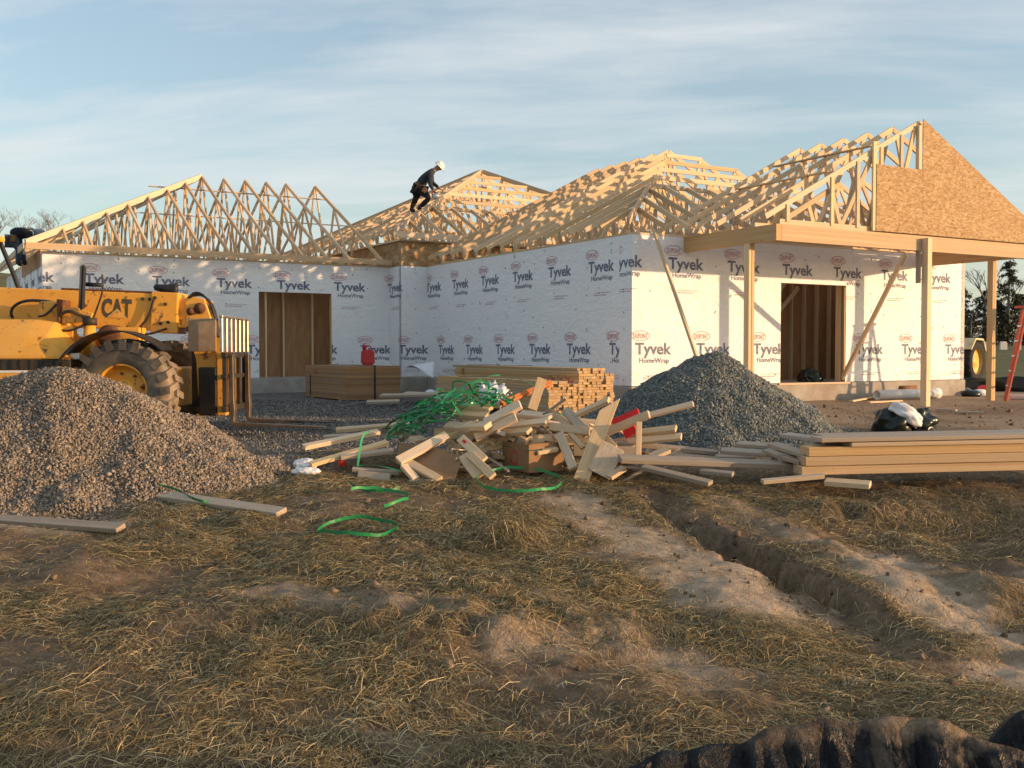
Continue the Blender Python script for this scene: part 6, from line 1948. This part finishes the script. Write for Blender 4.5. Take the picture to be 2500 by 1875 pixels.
def collapsed(pts, label, seed, dep=0.35):
    P_ = [px(*p) for p in pts]
    n = 200
    acc = [0]
    for a, b in zip(P_[:-1], P_[1:]): acc.append(acc[-1] + (b - a).length)
    o0 = P_[0].copy()
    V, F = [], []
    rows = 18
    r_ = random.Random(seed)
    ph = [r_.uniform(0, 6) for _ in range(4)]
    SS, QQ = np.meshgrid(acc[-1] * np.arange(n) / (n - 1), np.clip((np.arange(rows) / (rows - 1) - 0.3) / 0.7, 0, 1), indexing='ij')
    FOLD = 0.06 * np.abs(fbm(SS * 9.0 + ph[2], QQ * 0.5, 5, 3)) + 0.05 * fbm(SS * 26.0, QQ * 1.2, 8, 3) + 0.035 * np.abs(fbm(SS * 40.0 + 3 * QQ, QQ * 2.0, 12, 2))
    for i in range(n):
        s = acc[-1] * i / (n - 1)
        k = max(j for j in range(len(acc) - 1) if acc[j] <= s + 1e-9)
        p = P_[k].lerp(P_[k + 1], (s - acc[k]) / max(1e-6, acc[k + 1] - acc[k]))
        p.z += 0.012 * math.sin(s * 13 + ph[0]) + 0.007 * math.sin(s * 31 + ph[1])
        g0 = gz(p.x, p.y)
        for j in range(rows):
            f = j / (rows - 1)          # 0 back foot .. ridge .. 1 front foot
            if f < 0.3:
                q = f / 0.3
                yy = p.y + 0.16 * (1 - q); zz_ = g0 - .03 + (p.z - g0 + .03) * math.sin(q * 1.57)
            else:
                q = (f - 0.3) / 0.7
                yy = p.y - dep * q ** 1.3 - FOLD[i, j] * min(1, q * 3); zz_ = p.z - (p.z - g0 + .05) * q ** 1.15 + 0.01 * math.sin(s * 40 + q * 4)
            V.append(Vector((p.x + 0.012 * math.sin(f * 9 + s * 20), yy, zz_)) - o0)
    for i in range(n - 1):
        for j in range(rows - 1):
            F.append((i * rows + j, (i + 1) * rows + j, (i + 1) * rows + j + 1, i * rows + j + 1))
    o = obj('collapsed_silt_fence', mesh_from('collapsed_silt_fence', V, F, M['mudcloth'], True), None)
    o.location = o0
    md = o.modifiers.new('thick', 'SOLIDIFY'); md.thickness = 0.005
    tag(o, label, 'silt fence')
collapsed([(1380, 1915, 3.15), (1560, 1866, 3.2), (1740, 1818, 3.3), (1900, 1788, 3.35), (2000, 1764, 3.4), (2130, 1752, 3.4), (2240, 1758, 3.4), (2350, 1786, 3.35), (2440, 1815, 3.3), (2560, 1860, 3.25), (2800, 1950, 3.2)], 'collapsed black silt fence caked with mud in the front right corner', 5)
collapsed([(2395, 1850, 3.62), (2440, 1788, 3.62), (2485, 1738, 3.64), (2560, 1700, 3.66), (2700, 1720, 3.66)], 'second fold of black silt fence cut by the right edge', 9, 0.2)
# ------------------------------------------------------------------ straw mulch and clods
t = NT('straw'); g = t.new('ShaderNodeNewGeometry')
c = t.ramp(g.outputs['Random Per Island'], [(0.0, (0.070, 0.054, 0.023)), (0.30, (0.165, 0.118, 0.052)), (0.62, (0.32, 0.232, 0.106)), (0.86, (0.50, 0.375, 0.185)), (1.0, (0.72, 0.58, 0.34))])
big = t.noise(g.outputs['Position'], 1.1, 4, .6)
c = t.mix(t.math('MULTIPLY', t.ramp(big, [(0.42, (0, 0, 0)), (0.62, (1, 1, 1))]), .45), c, (0.16, 0.128, 0.056))
t.color(c)
M['straw'] = t.set(0.75, 0, 0.25)

def straw(n, seed):
    r_ = np.random.default_rng(seed)
    k = n * 5
    y = np.sqrt(r_.uniform(3.2 ** 2, 11.9 ** 2, k)); x = r_.uniform(-.56, .56, k) * (y + .8)
    clump = fbm(x * 1.2, y * 1.2, 91, 4)
    bm_ = bare_mask(x, y)
    xg = np.interp(y, gul_y, gul_x)
    ing = (np.abs(x - xg - .02) < .22) & (y > 5.2) & (y < 10)
    right = sstep(.25, .6, x - xg) * (y > 4.6)
    prob = np.clip(.58 + 1.3 * clump, .05, 1) * (1 - .96 * bm_) * np.where(ing, .10, 1) * (1 - .62 * right) * (1 - .75 * sstep(9.6, 11.2, y + .7 * clump))
    tuft = np.exp(-(((x + .05) / .35) ** 2 + ((y - 7.75) / .2) ** 2))
    prob = np.maximum(prob, tuft)
    keep = r_.uniform(0, 1, k) < prob
    x, y, tuft = x[keep][:n], y[keep][:n], tuft[keep][:n]
    m = len(x)
    L = r_.gamma(3.6, .022, m).clip(.02, .26)
    W = r_.uniform(.0017, .0038, m) * (1 + .05 * (y - 4).clip(0))
    yaw = r_.uniform(0, 2 * np.pi, m) * .75 + 3.0 * fbm(x * .7, y * .7, 95, 2)
    dx, dy = np.cos(yaw), np.sin(yaw)
    lift = np.abs(r_.normal(0, .075, m)) + .5 * tuft * r_.uniform(0, 1.6, m)
    pts = []
    for f in (-.5, 0., .5):
        X = x + dx * L * f; Y = y + dy * L * f
        Z = ground_z(X, Y) + r_.uniform(.002, .022, m) + (f + .5) * L * lift * .8 + (0.08 * L if f == 0 else 0)
        pts.append(np.stack([X, Y, Z], 1))
    side = np.stack([-dy, dx, r_.normal(0, .5, m)], 1); side /= np.linalg.norm(side, axis=1, keepdims=True)
    V = np.empty((m, 6, 3))
    for i, p in enumerate(pts):
        w = (W * (.6 if i != 1 else 1.0) / 2)[:, None]
        V[:, 2 * i] = p - side * w; V[:, 2 * i + 1] = p + side * w
    F = np.array([[0, 1, 3, 2], [2, 3, 5, 4]])[None] + (np.arange(m) * 6)[:, None, None]
    return V.reshape(-1, 3), F.reshape(-1, 4)
V, F = straw(245000, 17)
tag(obj('straw_mulch', big_mesh('straw_mulch', V, F, M['straw'])), 'matted straw mulch strewn over the bare dirt in the foreground', 'straw', kind='stuff')

r_ = np.random.default_rng(23)
k = 26000
y = np.sqrt(r_.uniform(3.3 ** 2, 20 ** 2, k)); x = r_.uniform(-.55, .55, k) * (y + .8)
xg = np.interp(y, gul_y, gul_x)
pr = .05 + .22 * bare_mask(x, y) + .5 * ((np.abs(x - xg) < .3) & (y > 5) & (y < 10)) + .6 * np.exp(-(((x + .35) / 1.2) ** 2 + ((y - 5.8) / .6) ** 2)) + .25 * np.exp(-(((x - 3.2) / .7) ** 2 + ((y - 9.35) / .3) ** 2)) + .10 * ((y > 11.5) & (x > 2.5))
kp = r_.uniform(0, 1, k) < pr
x, y = x[kp], y[kp]
sz = r_.gamma(2.0, .006, len(x)).clip(.005, .05)
M['clods'] = m_stone('dirt_clods', [(0.0, (0.10, 0.066, 0.043)), (0.5, (0.185, 0.128, 0.085)), (1.0, (0.31, 0.225, 0.155))])
V, F = stones(np.stack([x, y, ground_z(x, y) + sz * .2], 1), sz, 24, .8, True)
tag(obj('dirt_clods', big_mesh('dirt_clods', V, F, M['clods'])), 'crumbled dirt clods scattered over the ground', 'dirt', kind='stuff')
